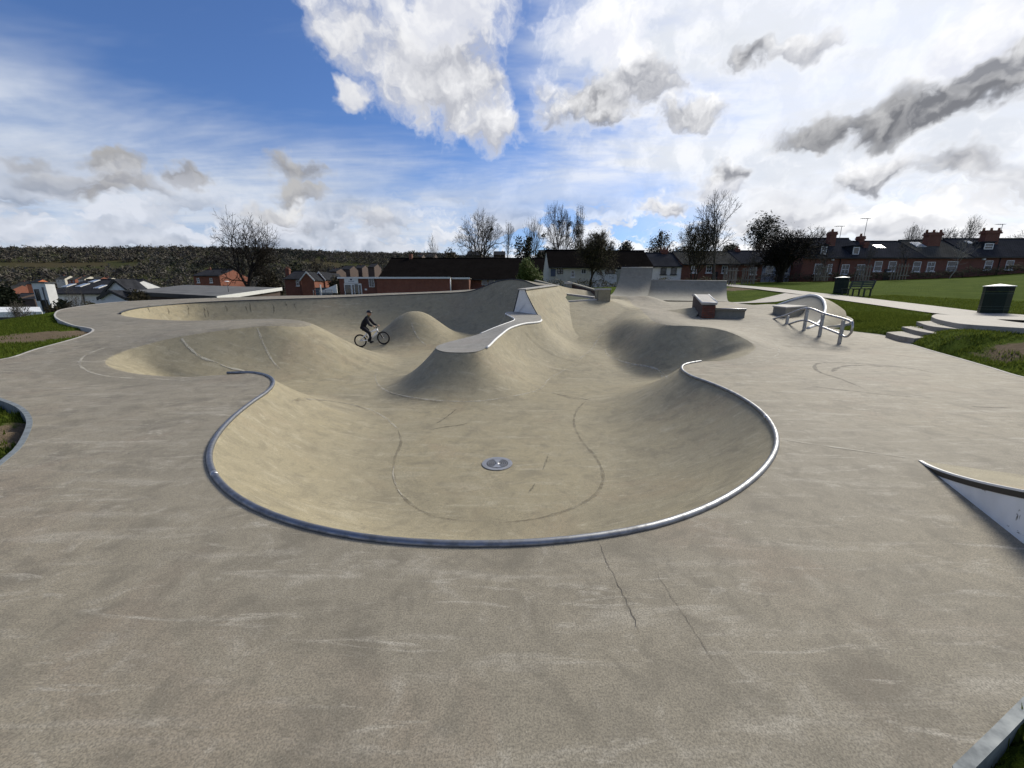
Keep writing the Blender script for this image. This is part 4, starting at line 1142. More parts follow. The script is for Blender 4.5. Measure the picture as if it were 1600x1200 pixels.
land_o = np_mesh('ground', np.c_[LX.ravel(), LY.ravel(), LZ.ravel()][u_used], inv.reshape(-1, 4), M_grass, attrs={'dirt': dirt.ravel()[u_used], 'far': farA.ravel()[u_used]})
tag(land_o, kind='structure')
def lz(x, y): return float(land_z(x, y))
def hit_land(px, py):
    d = ray(px, py).normalized(); t = 6.0
    while t < 90:
        x, y, z = d.x*t, d.y*t, CAM_H+d.z*t
        if z <= lz(x, y): break
        t += .15
    return Vector((x, y, lz(x, y)))

# paths
def path(name, pts, w, mat, lift=.03):
    c = catmull([np.array(p) for p in pts], .4); n = len(c); vs = []
    K = 4
    ww = w if hasattr(w, '__len__') else [w]*2
    for i, p in enumerate(c):
        t = c[min(i+1, n-1)]-c[max(i-1, 0)]; L = math.hypot(t[0], t[1]); nx, ny = -t[1]/L, t[0]/L
        wi_ = np.interp(i/(n-1), np.linspace(0, 1, len(ww)), ww)
        for k in range(K+1):
            o_ = (k/K-.5)*wi_; x, y = p[0]+nx*o_, p[1]+ny*o_
            vs.append((x, y, max(lz(p[0], p[1])*.7+lz(x, y)*.3, lz(x, y)+.0)+lift))
    fs = [(i*(K+1)+k, (i+1)*(K+1)+k, (i+1)*(K+1)+k+1, i*(K+1)+k+1) for i in range(n-1) for k in range(K)]
    o = MB().add(vs, fs, True).build(name, mat); tag(o, kind='structure'); return o
M_path = concrete('path concrete', (.40, .38, .34), (.42, .395, .345), (.3, .28, .24), (.47, .455, .42))
path('footpath', [at(1090, 444.5, 50), at(1130, 445.5, 44)]+[at(*p) for p in PATH]+[Vector((17, 11, lz(17, 11))), Vector((19, 6, lz(19, 6)))], [1.8, 1.9, 2.0, 2.2, 2.6], M_path)
path('footpath', [at(1128, 473, 26.8), at(1180, 472.5, 26.2), at(1215, 467, 28.2), at(1248, 460.5, 30)], 1.7, M_path, .04)

# rounded steps up to the landing
M_step = concrete('step concrete', (.33, .31, .27), (.36, .33, .28), (.22, .2, .17), (.43, .41, .37))
st = empty('garden_steps', (14.2, 13.5, .1)); tag(st, 'flight of curved concrete steps climbing the grass to the path', 'steps')
STEPS = [((1385,519),(1405,524.5),(1429,528.5),.30,1.6),((1409,510.5),(1440,518),(1477,523),.44,1.8),((1432,502.5),(1462,510.5),(1505,514.5),.59,2.2)]
for k, (l_, m__, r_, z, ext) in enumerate(STEPS):
    P = [atz(*l_, z), atz(*m__, z), atz(*r_, z)]
    crv = catmull([np.array(p) for p in P], .15)
    d_ = (P[0]-P[2]).normalized()
    back = [Vector((p[0]+ext*.85, p[1]+ext*.35, z)) for p in crv[::-1]]
    poly = [Vector(p) for p in crv]+back
    poly = [p-Vector((14.2, 13.5, .1)) for p in poly]
    low = [Vector((p.x, p.y, p.z-.6)) for p in poly]
    MB().prism(low, (0, 0, .6)).build('step', M_step, st, .012)
z = .74
E = catmull([np.array(atz(*c, z)) for c in [(1470,489.5),(1458,492),(1457,495.5),(1475,501),(1510,506.5),(1560,510),(1600,512.5)]], .2)
poly = [Vector(p) for p in E]+[Vector((14.6, 8.5, z)), Vector((19.5, 8.5, z)), Vector((20.5, 16.8, z))]
land_pl = MB().prism([Vector((p.x, p.y, z-.7))-Vector((14.2, 13.5, .1)) for p in poly], (0, 0, .7)).build('landing', M_path, st, .012)
# ------------------------------------------------------------------ buildings
def tilemat(name, c1, c2, rows=.3, along=.3):
    t = NT(name); p = t.coord('Object')
    sep = t.node('ShaderNodeSeparateXYZ'); t.put(sep.inputs[0], p)
    cb = t.node('ShaderNodeCombineXYZ'); t.put(cb.inputs[0], sep.outputs[0]); t.put(cb.inputs[1], t.math('ADD', sep.outputs[2], t.math('MULTIPLY', sep.outputs[1], .25)))
    br = t.node('ShaderNodeTexBrick'); t.put(br.inputs['Vector'], cb.outputs[0])
    br.inputs['Color1'].default_value = (*c1, 1); br.inputs['Color2'].default_value = (*c2, 1); br.inputs['Mortar'].default_value = (*[x*.35 for x in c1], 1)
    br.inputs['Scale'].default_value = 1; br.inputs['Brick Width'].default_value = along; br.inputs['Row Height'].default_value = rows; br.inputs['Mortar Size'].default_value = .02
    n = t.noise(p, .5, 6, .65)
    c = t.mix(t.ramp(n, .35, .7, 0, .5), br.outputs[0], tuple(x*1.6 for x in c1))
    return t.done(c, .8, t.bump(br.outputs['Fac'], .4, -.02), 0, .0)
M_slate = tilemat('blue grey slate', (.034, .036, .042), (.043, .045, .051), .16, .3)
M_slate2 = tilemat('weathered slate', (.062, .062, .058), (.075, .074, .068), .16, .3)
M_tile = tilemat('dark brown roof tiles', (.009, .008, .0075), (.013, .011, .010), .32, .34)
M_wrender = plain('white render', (.62, .63, .63), .8, var=.09, scale=1.5)
M_cream = plain('cream render', (.55, .52, .44), .8, var=.1, scale=1.5)
M_blue = plain('pale blue painted render', (.30, .33, .40), .8, var=.1, scale=1.5)
M_frame = plain('window frame white', (.66, .66, .65), .45, var=.05)
M_gframe = plain('window frame grey', (.05, .052, .056), .5, var=.05)
def glassmat():
    t = NT('window glass'); p = t.geo().outputs['Position']
    n = t.noise(p, .7, 3)
    return t.done(t.mix(t.ramp(n, .3, .7), (.010, .012, .014), (.05, .055, .06)), .07, None, 0, .7)
M_glass = glassmat()
M_skyl = plain('skylight glass', (.30, .34, .38), .08, var=.1, spec=.9)
M_asph = plain('felt roof', (.11, .11, .105), .8, var=.25, scale=.8)
M_terra = plain('terracotta pot', (.22, .11, .07), .8)
M_lead = plain('lead flashing', (.2, .2, .2), .6)

def window(parent, x, z, w, h, y=0.0, mat=None, bars=(1, 1), sill=True, name='window', pane_mat=None):
    """sash window set into a wall facing -y; x, z the centre"""
    fr = MB(); b = .07
    x0, x1, z0, z1 = x-w/2, x+w/2, z-h/2, z+h/2
    fr.box(x0, x0+b, y-.05, y+.06, z0, z1).box(x1-b, x1, y-.05, y+.06, z0, z1).box(x0+b, x1-b, y-.05, y+.06, z0, z0+b).box(x0+b, x1-b, y-.05, y+.06, z1-b, z1)
    for k in range(bars[0]):
        xx = x0+w*(k+1)/(bars[0]+1); fr.box(xx-.018, xx+.018, y-.035, y+.05, z0+b, z1-b)
    for k in range(bars[1]):
        zz = z0+h*(k+1)/(bars[1]+1); fr.box(x0+b, x1-b, y-.045, y+.05, zz-.03, zz+.03)
    o = fr.build(name, mat or M_frame, parent)
    MB().box(x0+b*.5, x1-b*.5, y-.012, y+.04, z0+b*.5, z1-b*.5).build('pane', pane_mat or M_glass, o)
    if sill: MB().box(x0-.08, x1+.08, y-.14, y+.02, z0-.12, z0-.005).build('sill', M_frame if mat is None else mat, o)
    return o

class House:
    def __init__(s, name, label, px0, px1, base, eaves, ridge, Y, depth, wall, roof, group=None, cat='house', roof_over=.25, gable_only=False):
        mid = (base+eaves)/2
        s.Y = Y; s.x0 = at(px0, mid, Y).x; s.x1 = at(px1, mid, Y).x
        s.xc = (s.x0+s.x1)/2; s.base = at(px0, base, Y).z; s.ze = at(px0, eaves, Y).z
        s.depth = depth; s.zr = at((px0+px1)/2, ridge, Y+depth/2).z
        s.root = empty(name, (s.xc, Y, s.base)); tag(s.root, label, cat, group)
        hw = (s.x1-s.x0)/2; s.hw = hw; E = s.ze-s.base; Rg = s.zr-s.base; s.E, s.Rg = E, Rg
        w = MB().add([(-hw, 0, -1.5), (hw, 0, -1.5), (hw, depth, -1.5), (-hw, depth, -1.5), (-hw, 0, E), (hw, 0, E), (hw, depth, E), (-hw, depth, E), (-hw, depth/2, Rg), (hw, depth/2, Rg)],
                     [(0, 1, 5, 4), (2, 3, 7, 6), (1, 2, 6, 9, 5), (3, 0, 4, 8, 7), (0, 3, 2, 1)])
        w.build('wall', wall, s.root)
        sl = (Rg-E)/(depth/2); o = roof_over
        s.sl = sl
        pr = []
        th = .12
        L = -hw-.03; Rr = hw+.03
        A = [(-o, E-o*sl+.02), (depth/2, Rg+.02), (depth+o, E-o*sl+.02)]
        vs = [(x, y, z+dz) for x in (L, Rr) for dz in (0, th) for y, z in A]
        s.roof = MB().add(vs, [(0, 1, 7, 6), (1, 2, 8, 7), (3, 9, 10, 4), (4, 10, 11, 5), (0, 6, 9, 3), (2, 5, 11, 8), (0, 3, 4, 1), (1, 4, 5, 2), (6, 7, 10, 9), (7, 8, 11, 10)]).build('roof', roof, s.root)
        MB().tube([(L, depth/2, Rg+th+.05), (Rr, depth/2, Rg+th+.05)], .09, 6).build('ridge_tiles', roof, s.roof)
        MB().box(L, Rr, -o-.1, -o-.004, E-o*sl-.02, E-o*sl+.1).build('gutter', M_black, s.root)
    def lx(s, px, py, y=0): return at(px, py, s.Y+y).x-s.xc
    def lzz(s, px, py, y=0): return at(px, py, s.Y+y).z-s.base
    def win(s, px, py, wpx, hpx, **k):
        sc = s.Y/1.045/FPX
        return window(s.root, s.lx(px, py), s.lzz(px, py), wpx*sc, hpx*sc, **k)
    def chimney(s, px, top, wpx, y=None, pots=2, drop=1.2, mat=None):
        y = s.depth/2 if y is None else y
        sc = (s.Y+y)/1.05/FPX; w = wpx*sc/2; x = s.lx(px, top, y); zt = s.lzz(px, top, y); zb = s.Rg-drop
        m = MB().box(x-w*.82, x+w*.82, y-.35, y+.35, zb, zt-.75).box(x-w, x+w, y-.42, y+.42, zt-.75, zt-.55).box(x-w*.9, x+w*.9, y-.38, y+.38, zt-.55, zt-.35)
        c = m.build('chimney', mat or M_brick, s.root)
        for k in range(pots):
            xx = x+(k-(pots-1)/2)*w*.9
            MB().lathe([(.13, zt-.35), (.15, zt-.3), (.11, zt-.05), (.14, zt), (.09, zt), (.09, zt-.3)], 10, (xx, y, 0)).build('chimney_pot', M_terra, c)
        return c
    def roof_y(s, py):            # local depth at which the roof plane meets a picture row
        lo, hi = -.2, s.depth/2
        for _ in range(30):
            m = (lo+hi)/2
            zr = s.E+m*s.sl
            if s.lzz(0, py, m) > zr: lo = m
            else: hi = m
        return (lo+hi)/2
    def skylight(s, px0, px1, py0, py1, mat=None):
        ya, yb = s.roof_y(py1), s.roof_y(py0)
        x0, x1 = s.lx(px0, py1, ya), s.lx(px1, py1, ya)
        za, zb = s.E+ya*s.sl+.16, s.E+yb*s.sl+.16
        b = [(x0, ya, za), (x1, ya, za), (x1, yb, zb), (x0, yb, zb)]
        o = MB().hexa(b, [(p[0], p[1]-.03, p[2]+.06) for p in b]).build('skylight', M_frame, s.root)
        i = .07
        c = [(x0+i, ya+i*.7, za+i*.7*s.sl), (x1-i, ya+i*.7, za+i*.7*s.sl), (x1-i, yb-i*.7, zb-i*.7*s.sl), (x0+i, yb-i*.7, zb-i*.7*s.sl)]
        MB().hexa([(p[0], p[1]-.03, p[2]+.061) for p in c], [(p[0], p[1]-.035, p[2]+.075) for p in c]).build('pane', M_skyl, o)
        return o
    def dormer(s, px0, px1, py0, py1, bars=(1, 1), mat=None):
        ya = s.roof_y(py1); x0, x1 = s.lx(px0, py1, ya), s.lx(px1, py1, ya); z0 = s.E+ya*s.sl+.1; z1 = s.lzz(px0, py0, ya)
        yb = min((z1+.1-s.E)/s.sl, s.depth/2)
        d = MB().box(x0-.12, x1+.12, ya, yb+.3, z0-.1, z1+.12).box(x0-.2, x1+.2, ya-.15, yb+.4, z1+.12, z1+.22).build('dormer', mat or M_slate, s.root)
        fr = MB(); w, h = x1-x0, z1-z0; x, z = (x0+x1)/2, (z0+z1)/2; b = .1
        fr.box(x0, x0+b, ya-.06, ya+.02, z0, z1).box(x1-b, x1, ya-.06, ya+.02, z0, z1).box(x0+b, x1-b, ya-.06, ya+.02, z0, z0+b).box(x0+b, x1-b, ya-.06, ya+.02, z1-b, z1)
        for k in range(bars[0]): xx = x0+w*(k+1)/(bars[0]+1); fr.box(xx-.03, xx+.03, ya-.05, ya+.01, z0+b, z1-b)
        for k in range(bars[1]): zz = z0+h*(k+1)/(bars[1]+1); fr.box(x0+b, x1-b, ya-.055, ya+.01, zz-.04, zz+.04)
        fr.build('dormer_window', M_frame, d)
        MB().box(x0+.05, x1-.05, ya-.02, ya+.03, z0+.05, z1-.05).build('dormer_pane', M_glass, d)
    def downpipe(s, px, py=None):
        x = s.lx(px, 420); MB().tube([(x, -.08, -.5), (x, -.08, s.E-.1)], .05, 6).build('downpipe', M_black, s.root)
    def door(s, px, wpx, hpx, mat):
        sc = s.Y/1.045/FPX; x = s.lx(px, 430); w, h = wpx*sc/2, hpx*sc
        d = MB().box(x-w, x+w, -.05, .02, -.3, h).build('door', mat, s.root)
        MB().box(x+w*.55, x+w*.7, -.09, -.051, h*.45, h*.5).build('handle', M_galv, d)
    def aerial(s, px, top, base, y=None):
        y = s.depth/2 if y is None else y
        x = s.lx(px, base, y); z0, z1 = s.Rg-.2, s.lzz(px, top, y)
        x2 = x
        m = MB().tube([(x, y, z0), (x2, y, z1)], .03, 5).tube([(x2-.9, y, z1-.05), (x2+.4, y, z1-.02)], .025, 5)
        for k in range(5): m.tube([(x2-.8+k*.25, y-.25, z1-.04), (x2-.8+k*.25, y+.25, z1-.04)], .02, 4)
        m.build('aerial', M_gframe, s.root)

G_T = 'terraced houses along the top of the lawn'
# right hand terrace, east to west
h = House('terraced_house', 'brick terrace house with tall chimney and arched dormer right of the dark tree', 1252, 1357, 441, 402, 374.5, 51, 8, M_brick, M_slate, G_T)
for p in ((1278, 420), (1320, 421), (1344, 421)): h.win(p[0], p[1], 12, 15)
h.win(1296, 420, 7, 14, bars=(0, 1))
h.dormer(1281, 1290, 385, 399); h.dormer(1331, 1341, 386, 399, (0, 0))
h.chimney(1301.5, 358, 11, 2.6, 1); h.chimney(1346, 365, 9, None, 1); h.aerial(1312, 353, 372); h.aerial(1350, 341, 370)
h.downpipe(1310)
MB().box(h.lx(1300, 406)-.12, h.lx(1300, 406)+.12, -.2, -.003, h.lzz(1300, 407), h.lzz(1300, 405)).build('wall_lamp', M_frame, h.root)
h = House('terraced_house', 'brick terrace house with one skylight and four sash windows', 1357, 1441, 441, 402, 379, 51, 8, M_brick, M_slate, G_T)
for p in ((1371.5, 416), (1393.5, 416), (1432, 416.5)): h.win(p[0], p[1], 12, 15, bars=(0, 1))
h.chimney(1352, 374, 8, 2.5, 0); h.skylight(1369, 1384, 385.5, 390)
h.downpipe(1412); h.door(1385, 9, 20, M_black)
h = House('terraced_house', 'brick terrace house with a broad corbelled chimney stack', 1441, 1466, 440, 402, 377.5, 51, 8, M_brick, M_slate2, G_T)
h.win(1454, 416.5, 12, 14, bars=(1, 1)); h.chimney(1460, 359, 24, 2.8, 3, 1.6)
h.skylight(1432, 1447, 381, 388)
h = House('terraced_house', 'brick terrace house with large square white window behind the sapling', 1466, 1514, 440, 402, 377, 51, 8, M_brick, M_slate2, G_T)
h.win(1487, 416, 16, 15, bars=(0, 1), sill=False)
h = House('terraced_house', 'brick terrace house at far right with box dormer and big chimney', 1514, 1660, 438, 401, 375, 51, 8, M_brick, M_slate, G_T)
for p in ((1544, 414.5), (1577, 414)): h.win(p[0], p[1], 12, 14, bars=(0, 1))
h.dormer(1536, 1550, 380, 391, (0, 1)); h.skylight(1513, 1521, 379, 383)
h.chimney(1550, 356, 26, 3.0, 3, 1.8); h.downpipe(1558); h.aerial(1561, 350, 372, 4.5); h.win(1610, 414, 12, 14, bars=(0, 1))
MB().box(h.lx(1536, 405)-.15, h.lx(1536, 405)+.15, -.2, -.003, h.lzz(1536, 406.5), h.lzz(1536, 404)).build('wall_lamp', M_frame, h.root)
# lower cottages in the middle
h = House('cottage', 'pale blue painted cottage behind the dark round tree', 1190, 1252, 443, 412, 394, 53, 7, M_blue, M_slate, 'cottages behind the quarter pipes')
for p in ((1202, 422), (1226, 421)): h.win(p[0], p[1], 12, 11)
h.door(1215, 7, 20, M_gframe)
h = House('cottage', 'narrow red brick cottage between the blue one and the chimney', 1155, 1190, 443, 412, 394, 53, 7, M_brick2, M_slate, 'cottages behind the quarter pipes')
h.win(1177, 423, 10, 11, bars=(1, 1)); h.chimney(1152, 385, 7, None, 1, mat=M_brick)
h = House('cottage', 'red brick cottage row with three arched white windows', 1064, 1155, 443, 412.5, 395, 53, 7, M_brick, M_slate2, 'cottages behind the quarter pipes')
for p in ((1084, 420.5), (1107.5, 420.5), (1132, 421)): h.win(p[0], p[1], 8.5, 11)
h.door(1118, 6, 18, M_black)
h = House('cottage', 'small white cottage beside the tall quarter pipe', 1019.5, 1064, 443, 416, 397, 53, 7, M_wrender, M_slate, 'cottages behind the quarter pipes')
for p in ((1036.5, 423.5), (1052.5, 423.5)): h.win(p[0], p[1], 9, 10, bars=(2, 1), mat=M_gframe)
h.chimney(1038, 387, 11, None, 3)
# long low white cottages
h = House('cottage', 'long white cottage with dark tiled roof left of the tall quarter pipe', 922, 1019.5, 446, 417.5, 394, 49, 8, M_wrender, M_tile, 'long white cottages')
h.win(953.5, 424, 15, 8, bars=(2, 0), mat=M_gframe, sill=False); h.chimney(940, 392, 6, None, 1); h.win(990, 424, 12, 8, bars=(1, 0), mat=M_gframe, sill=False)
h = House('cottage', 'cream cottage with dark blue door beside the green bush', 857, 921.9, 446, 417, 393, 49, 8, M_cream, M_tile, 'long white cottages')
h.win(873, 424, 5, 8, mat=M_gframe, bars=(0, 1), sill=False); h.win(877.8, 424, 4, 8, mat=M_gframe, bars=(0, 1), sill=False); h.win(895, 428, 6, 10, bars=(0, 1))
MB().box(h.lx(860.5, 428), h.lx(868, 428), -.06, -.004, h.lzz(860, 432), h.lzz(860, 420)).build('shutter', plain('slate blue paint', (.07, .09, .13), .6), h.root)
h.win(912, 424, 8, 8, bars=(1, 0), sill=False)

# community hall: long tiled roof, brick wing and glazed entrance
h = House('village_hall', 'long low hall with a wide dark tiled roof behind the bowl', 592, 862, 464, 435, 405, 66, 16, M_brick, M_tile, cat='hall', roof_over=.6)
for px in (757, 768, 777): h.win(px, 441, 9, 9, bars=(0, 0), sill=False)
MB().box(h.lx(640, 405, 8), h.lx(641, 405, 8)+.4, 7.6, 8.4, h.Rg-.2, h.Rg+.9).build('vent', M_brick, h.root)
def blockhouse(name, label, px0, px1, base, top, Y, depth, wall, cat='building', tilt=0.0, cap=M_frame):
    x0, x1 = at(px0, (base+top)/2, Y).x, at(px1, (base+top)/2, Y).x; zb, zt = at(px0, base, Y).z, at(px0, top, Y).z
    root = empty(name, ((x0+x1)/2, Y, zb)); tag(root, label, cat); hw = (x1-x0)/2; H = zt-zb
    MB().box(-hw, hw, 0, depth, -1.5, H).build('wall', wall, root)
    MB().box(-hw-.15, hw+.15, -.2, depth+.1, H+.003, H+.1).build('roof', M_asph, root)
    MB().box(-hw-.17, hw+.17, -.23, -.201, H-.1, H+.16).build('fascia', cap, root)
    return root, hw, H, zb, (x0+x1)/2
r, hw, H, zb, xc = blockhouse('brick_wing', 'plain red brick flat roofed wing with white fascia', 589, 703, 464, 434.5, 61, 4.8, M_brick2)
r2_, *_ = blockhouse('brick_wing', 'short brick wing end beside the white downpipe', 703.2, 733, 464, 435.2, 62.5, 3.3, M_brick)
MB().tube([(xc+hw+.12-xc, -.1, -.5), (xc+hw+.12-xc, -.1, H)], .08, 6).build('downpipe', M_frame, r)
r, hw, H, zb, xc = blockhouse('hall_entrance', 'brick hall entrance with white glazed doors and blank white sign', 531, 588.8, 465, 434.5, 62, 4, M_brick)
s_ = 62/1.045/FPX
lx_ = lambda px, py=445: at(px, py, 62).x-xc
lz_ = lambda py: at(560, py, 62).z-zb
sg = MB().box(lx_(539), lx_(560.5), -.12, -.06, lz_(442.3), lz_(432.8)).build('sign_board', M_frame, r)
M_navy = plain('navy print', (.02, .025, .09), .6)
ecx, ecz = lx_(549.7), lz_(436.2)
MB().prism([(ecx+math.cos(a)*.20*(1+.25*math.sin(3*a)), -.121, ecz+math.sin(a)*.2) for a in [2*math.pi*k/14 for k in range(14)]], (0, -.004, 0)).build('emblem', M_navy, sg)
MB().box(ecx-.45, ecx+.45, -.124, -.121, ecz-.36, ecz-.29).build('lettering', M_navy, sg)
dg = MB()
for a, b in ((538, 549.2), (549.6, 554.2), (559.6, 565)):
    x0, x1 = lx_(a), lx_(b); z0, z1 = lz_(462), lz_(444); w_ = .1
    dg.box(x0, x0+w_, -.1, .0, z0, z1).box(x1-w_, x1, -.1, 0, z0, z1).box(x0+w_, x1-w_, -.1, 0, z1-w_, z1).box(x0+w_, x1-w_, -.1, 0, z0, z0+w_)
dg.box(lx_(538), lx_(565), -.11, -.0, lz_(444), lz_(442.8))
do = dg.build('glazed_doors', M_frame, r)
for a, b in ((538, 549.2), (549.6, 554.2), (554.3, 559.5), (559.6, 565)):
    MB().box(lx_(a)+.03, lx_(b)-.03, -.05, -.004, lz_(462), lz_(444)).build('pane', M_glass, do)
window(r, lx_(581), lz_(441), 8.5*s_, 15*s_, bars=(1, 0), sill=False)
MB().box(lx_(569.5), lx_(573), -.05, -.003, lz_(453.5), lz_(451)).build('notice', M_frame, r)
# white ramp wall, bin shed, post and rails in front of the hall
p = at(527, 458, 58); o = MB().prism([(0, 0, 0), (-4.6, 0, 0), (-4.6, 0, .35), (0, 0, 2.0)], (0, .15, 0)).build('ramp_wall', M_frame, loc=(p.x, p.y, p.z)); 
pr = empty('ramp_wall', (p.x, p.y, p.z)); tag(pr, 'white sloping ramp wall left of the hall entrance', 'wall')
bpy.data.objects.remove(o)
MB().prism([(0, 0, 0), (-2.4, 0, 0), (-2.4, 0, .3), (0, 0, 1.25)], (0, .15, 0)).build('panel', M_frame, pr)
for k in range(4): MB().tube([(-3.2+k*.9, -.6, -.6), (-3.2+k*.9, -.6, .45)], .04, 6).build('rail_post', M_lead, pr)
MB().tube([(-3.3, -.6, .42), (-.4, -.6, .45)], .04, 6).build('handrail', M_lead, pr)
MB().tube([(-3.3, -.6, .1), (-.4, -.6, .12)], .03, 6).build('handrail', M_lead, pr)
p = at(503, 458, 60); sh = empty('store_shed', (p.x, p.y, p.z)); tag(sh, 'low blue grey store in front of the gabled houses', 'shed')
MB().box(-.95, .95, 0, 1.2, -.8, .75).build('body', plain('blue grey cladding', (.06, .085, .1), .7), sh)
MB().box(-1.0, 1.0, -.06, 1.26, .753, .82).build('lid', M_gframe, sh)
p = at(502, 460, 57); po = empty('marker_post', (p.x, p.y, p.z)); tag(po, 'white marker post in front of the blue grey store', 'post')
MB().box(-.07, .07, -.05, .05, -.6, 1.3).build('shaft', M_frame, po); MB().box(-.09, .09, -.07, .07, 1.303, 1.36).build('cap', M_frame, po)

# gabled twin houses
def gable_house(name, label, px0, px1, base, eaves, peak, Y, depth, wall, roof, wins=(), barge=M_frame, cat='house'):
    mid = (base+eaves)/2
    x0, x1 = at(px0, mid, Y).x, at(px1, mid, Y).x; zb, ze, zp = at(px0, base, Y).z, at(px0, eaves, Y).z, at((px0+px1)/2, peak, Y).z
    xc = (x0+x1)/2; hw = (x1-x0)/2; root = empty(name, (xc, Y, zb)); tag(root, label, cat)
    E, P = ze-zb, zp-zb
    MB().add([(-hw, 0, -1.5), (hw, 0, -1.5), (hw, depth, -1.5), (-hw, depth, -1.5), (-hw, 0, E), (hw, 0, E), (hw, depth, E), (-hw, depth, E), (0, 0, P), (0, depth, P)],
             [(0, 1, 5, 8, 4), (3, 7, 9, 6, 2), (0, 4, 7, 3), (1, 2, 6, 5), (0, 3, 2, 1)]).build('wall', wall, root)
    sl = (P-E)/hw; o = .2
    for s in (-1, 1):
        a = [(s*(hw+o), -.2, E-o*sl+.01), (0, -.2, P+.01), (0, depth+.2, P+.01), (s*(hw+o), depth+.2, E-o*sl+.01)]
        MB().hexa(a, [(v[0], v[1], v[2]+.14) for v in a]).build('roof', roof, root)
        b = [(s*(hw+o), -.26, E-o*sl-.12), (0, -.26, P-.12), (0, -.203, P-.12), (s*(hw+o), -.203, E-o*sl-.12)]
        MB().hexa(b, [(v[0], v[1], v[2]+.3) for v in b]).build('bargeboard', barge, root)
    for (px, py, w, h_) in wins:
        sc = Y/1.045/FPX; window(root, at(px, py, Y).x-xc, at(px, py, Y).z-zb, w*sc, h_*sc, bars=(0, 1))
    return root
gable_house('gabled_house', 'orange brick gable with white bargeboards, taller of the pair', 472, 492, 464, 437, 425.5, 78, 9, M_brick2, M_slate)
gable_house('gabled_house', 'orange brick gable partly behind the blue grey store', 493.5, 509, 464, 436, 425.5, 82, 9, M_brick2, M_slate)
h = House('gabled_house', 'brick house side with slate roof left of the twin gables', 446, 471.5, 464, 436, 425, 80, 8, M_brick, M_slate)
h.win(465, 441, 5, 11, bars=(0, 1)); h.chimney(449, 417, 7, None, 2)
h = House('old_brick_house', 'red brick house beyond the flat roofed hall', 304, 345, 458, 431, 422, 75, 8, M_brick2, M_slate, cat='house')
h.win(310, 438, 4, 7, bars=(0, 1)); h.win(330, 438, 4, 7, bars=(0, 1)); h.chimney(328, 417, 6, None, 1); 
# flat roofed hall at the left
def quadroof(name, label, P, th, wall_drop, cat):
    c = sum(P, Vector())/len(P); root = empty(name, (c.x, c.y, c.z-3)); tag(root, label, cat)
    loc = [p-root.location for p in P]
    MB().hexa([v+Vector((0, 0, -th)) for v in loc], loc).build('roof', M_asph, root)
    inn = [v+(Vector((0, 0, v.z))-v)*.03 for v in loc]
    MB().hexa([Vector((v.x, v.y, v.z-wall_drop)) for v in inn], [v+Vector((0, 0, -th-.003)) for v in inn]).build('wall', M_brick3, root)
    for a, b, m in ((0, 1, M_black), (1, 2, M_frame)):
        d_ = (loc[b]-loc[a]).normalized(); n_ = Vector((d_.y, -d_.x, 0))*.06
        q_ = [loc[a]+n_*.05, loc[b]+n_*.05, loc[b]+n_, loc[a]+n_]
        q_ = [q_[3], q_[2], q_[1], q_[0]]
        MB().hexa([v+Vector((0, 0, -th-.05)) for v in q_], [v+Vector((0, 0, .05)) for v in q_]).build('fascia', m, root)
    return root
fr_ = quadroof('flat_roofed_hall', 'low dark building with a wide shallow felt roof', [at(193, 455.5, 42), at(338, 463.5, 38), at(440, 449.5, 52), at(290, 445, 62)], .3, 3.5, 'building')
p = at(357, 454, 44)
tp_ = empty('roof_dish', (p.x, p.y, p.z-.4)); tag(tp_, 'small white dish on a pole on the flat roof', 'dish')
MB().tube([(0, 0, -.2), (0, 0, 1.4)], .03, 6).build('pole', M_gframe, tp_)
MB().lathe([(.001, .1), (.15, .07), (.26, 0)], 12, (0, 0, 1.35)).build('dish', M_frame, tp_)

# white house with dark roof
Y = 46
wh = House('white_house', 'white rendered house with dark slate roof and four skylights', 80, 176, 487, 458.5, 439, Y, 9, M_wrender, M_slate, cat='house', roof_over=.35)
for a in ((96, 105, 446, 451), (118, 127, 445.5, 450.5), (138, 147, 439.8, 443.5), (146, 155, 448, 453)): wh.skylight(*a)
wh.downpipe(120)
g = gable_house('white_gable', 'white gable with black bargeboards beside the flat roofed hall', 168, 209, 487, 457, 438, 44.5, 2.2, M_wrender, M_slate, barge=M_black)
g = gable_house('white_gable', 'small low white gable with black bargeboards in front', 160, 199, 487, 466, 455.5, 41, 3.2, M_wrender, M_slate, barge=M_black)
x0, x1 = at(55, 465, 43).x, at(76, 465, 43).x; zt, zb = at(60, 442.5, 43).z, at(60, 490, 43).z
wb = empty('white_block', ((x0+x1)/2, 43, zb)); tag(wb, 'tall white flat roofed block with a dark narrow window', 'house')
hw = (x1-x0)/2
MB().box(-hw, hw, 0, .9, -2, zt-zb).build('wall', M_wrender, wb)
MB().box(-hw-.1, hw+.1, -.1, 1.0, zt-zb+.003, zt-zb+.15).build('parapet', M_gframe, wb)
window(wb, -.35, at(60, 461, 43).z-zb, .5, 1.25, bars=(1, 0), mat=M_gframe, sill=False); window(wb, .15, at(60, 478, 43).z-zb, .8, 1.3, bars=(1, 0), mat=M_gframe, sill=False)
MB().tube([(hw*.6, -.1, -2), (hw*.6, -.1, zt-zb-.4)], .05, 6).build('downpipe', M_gframe, wb)
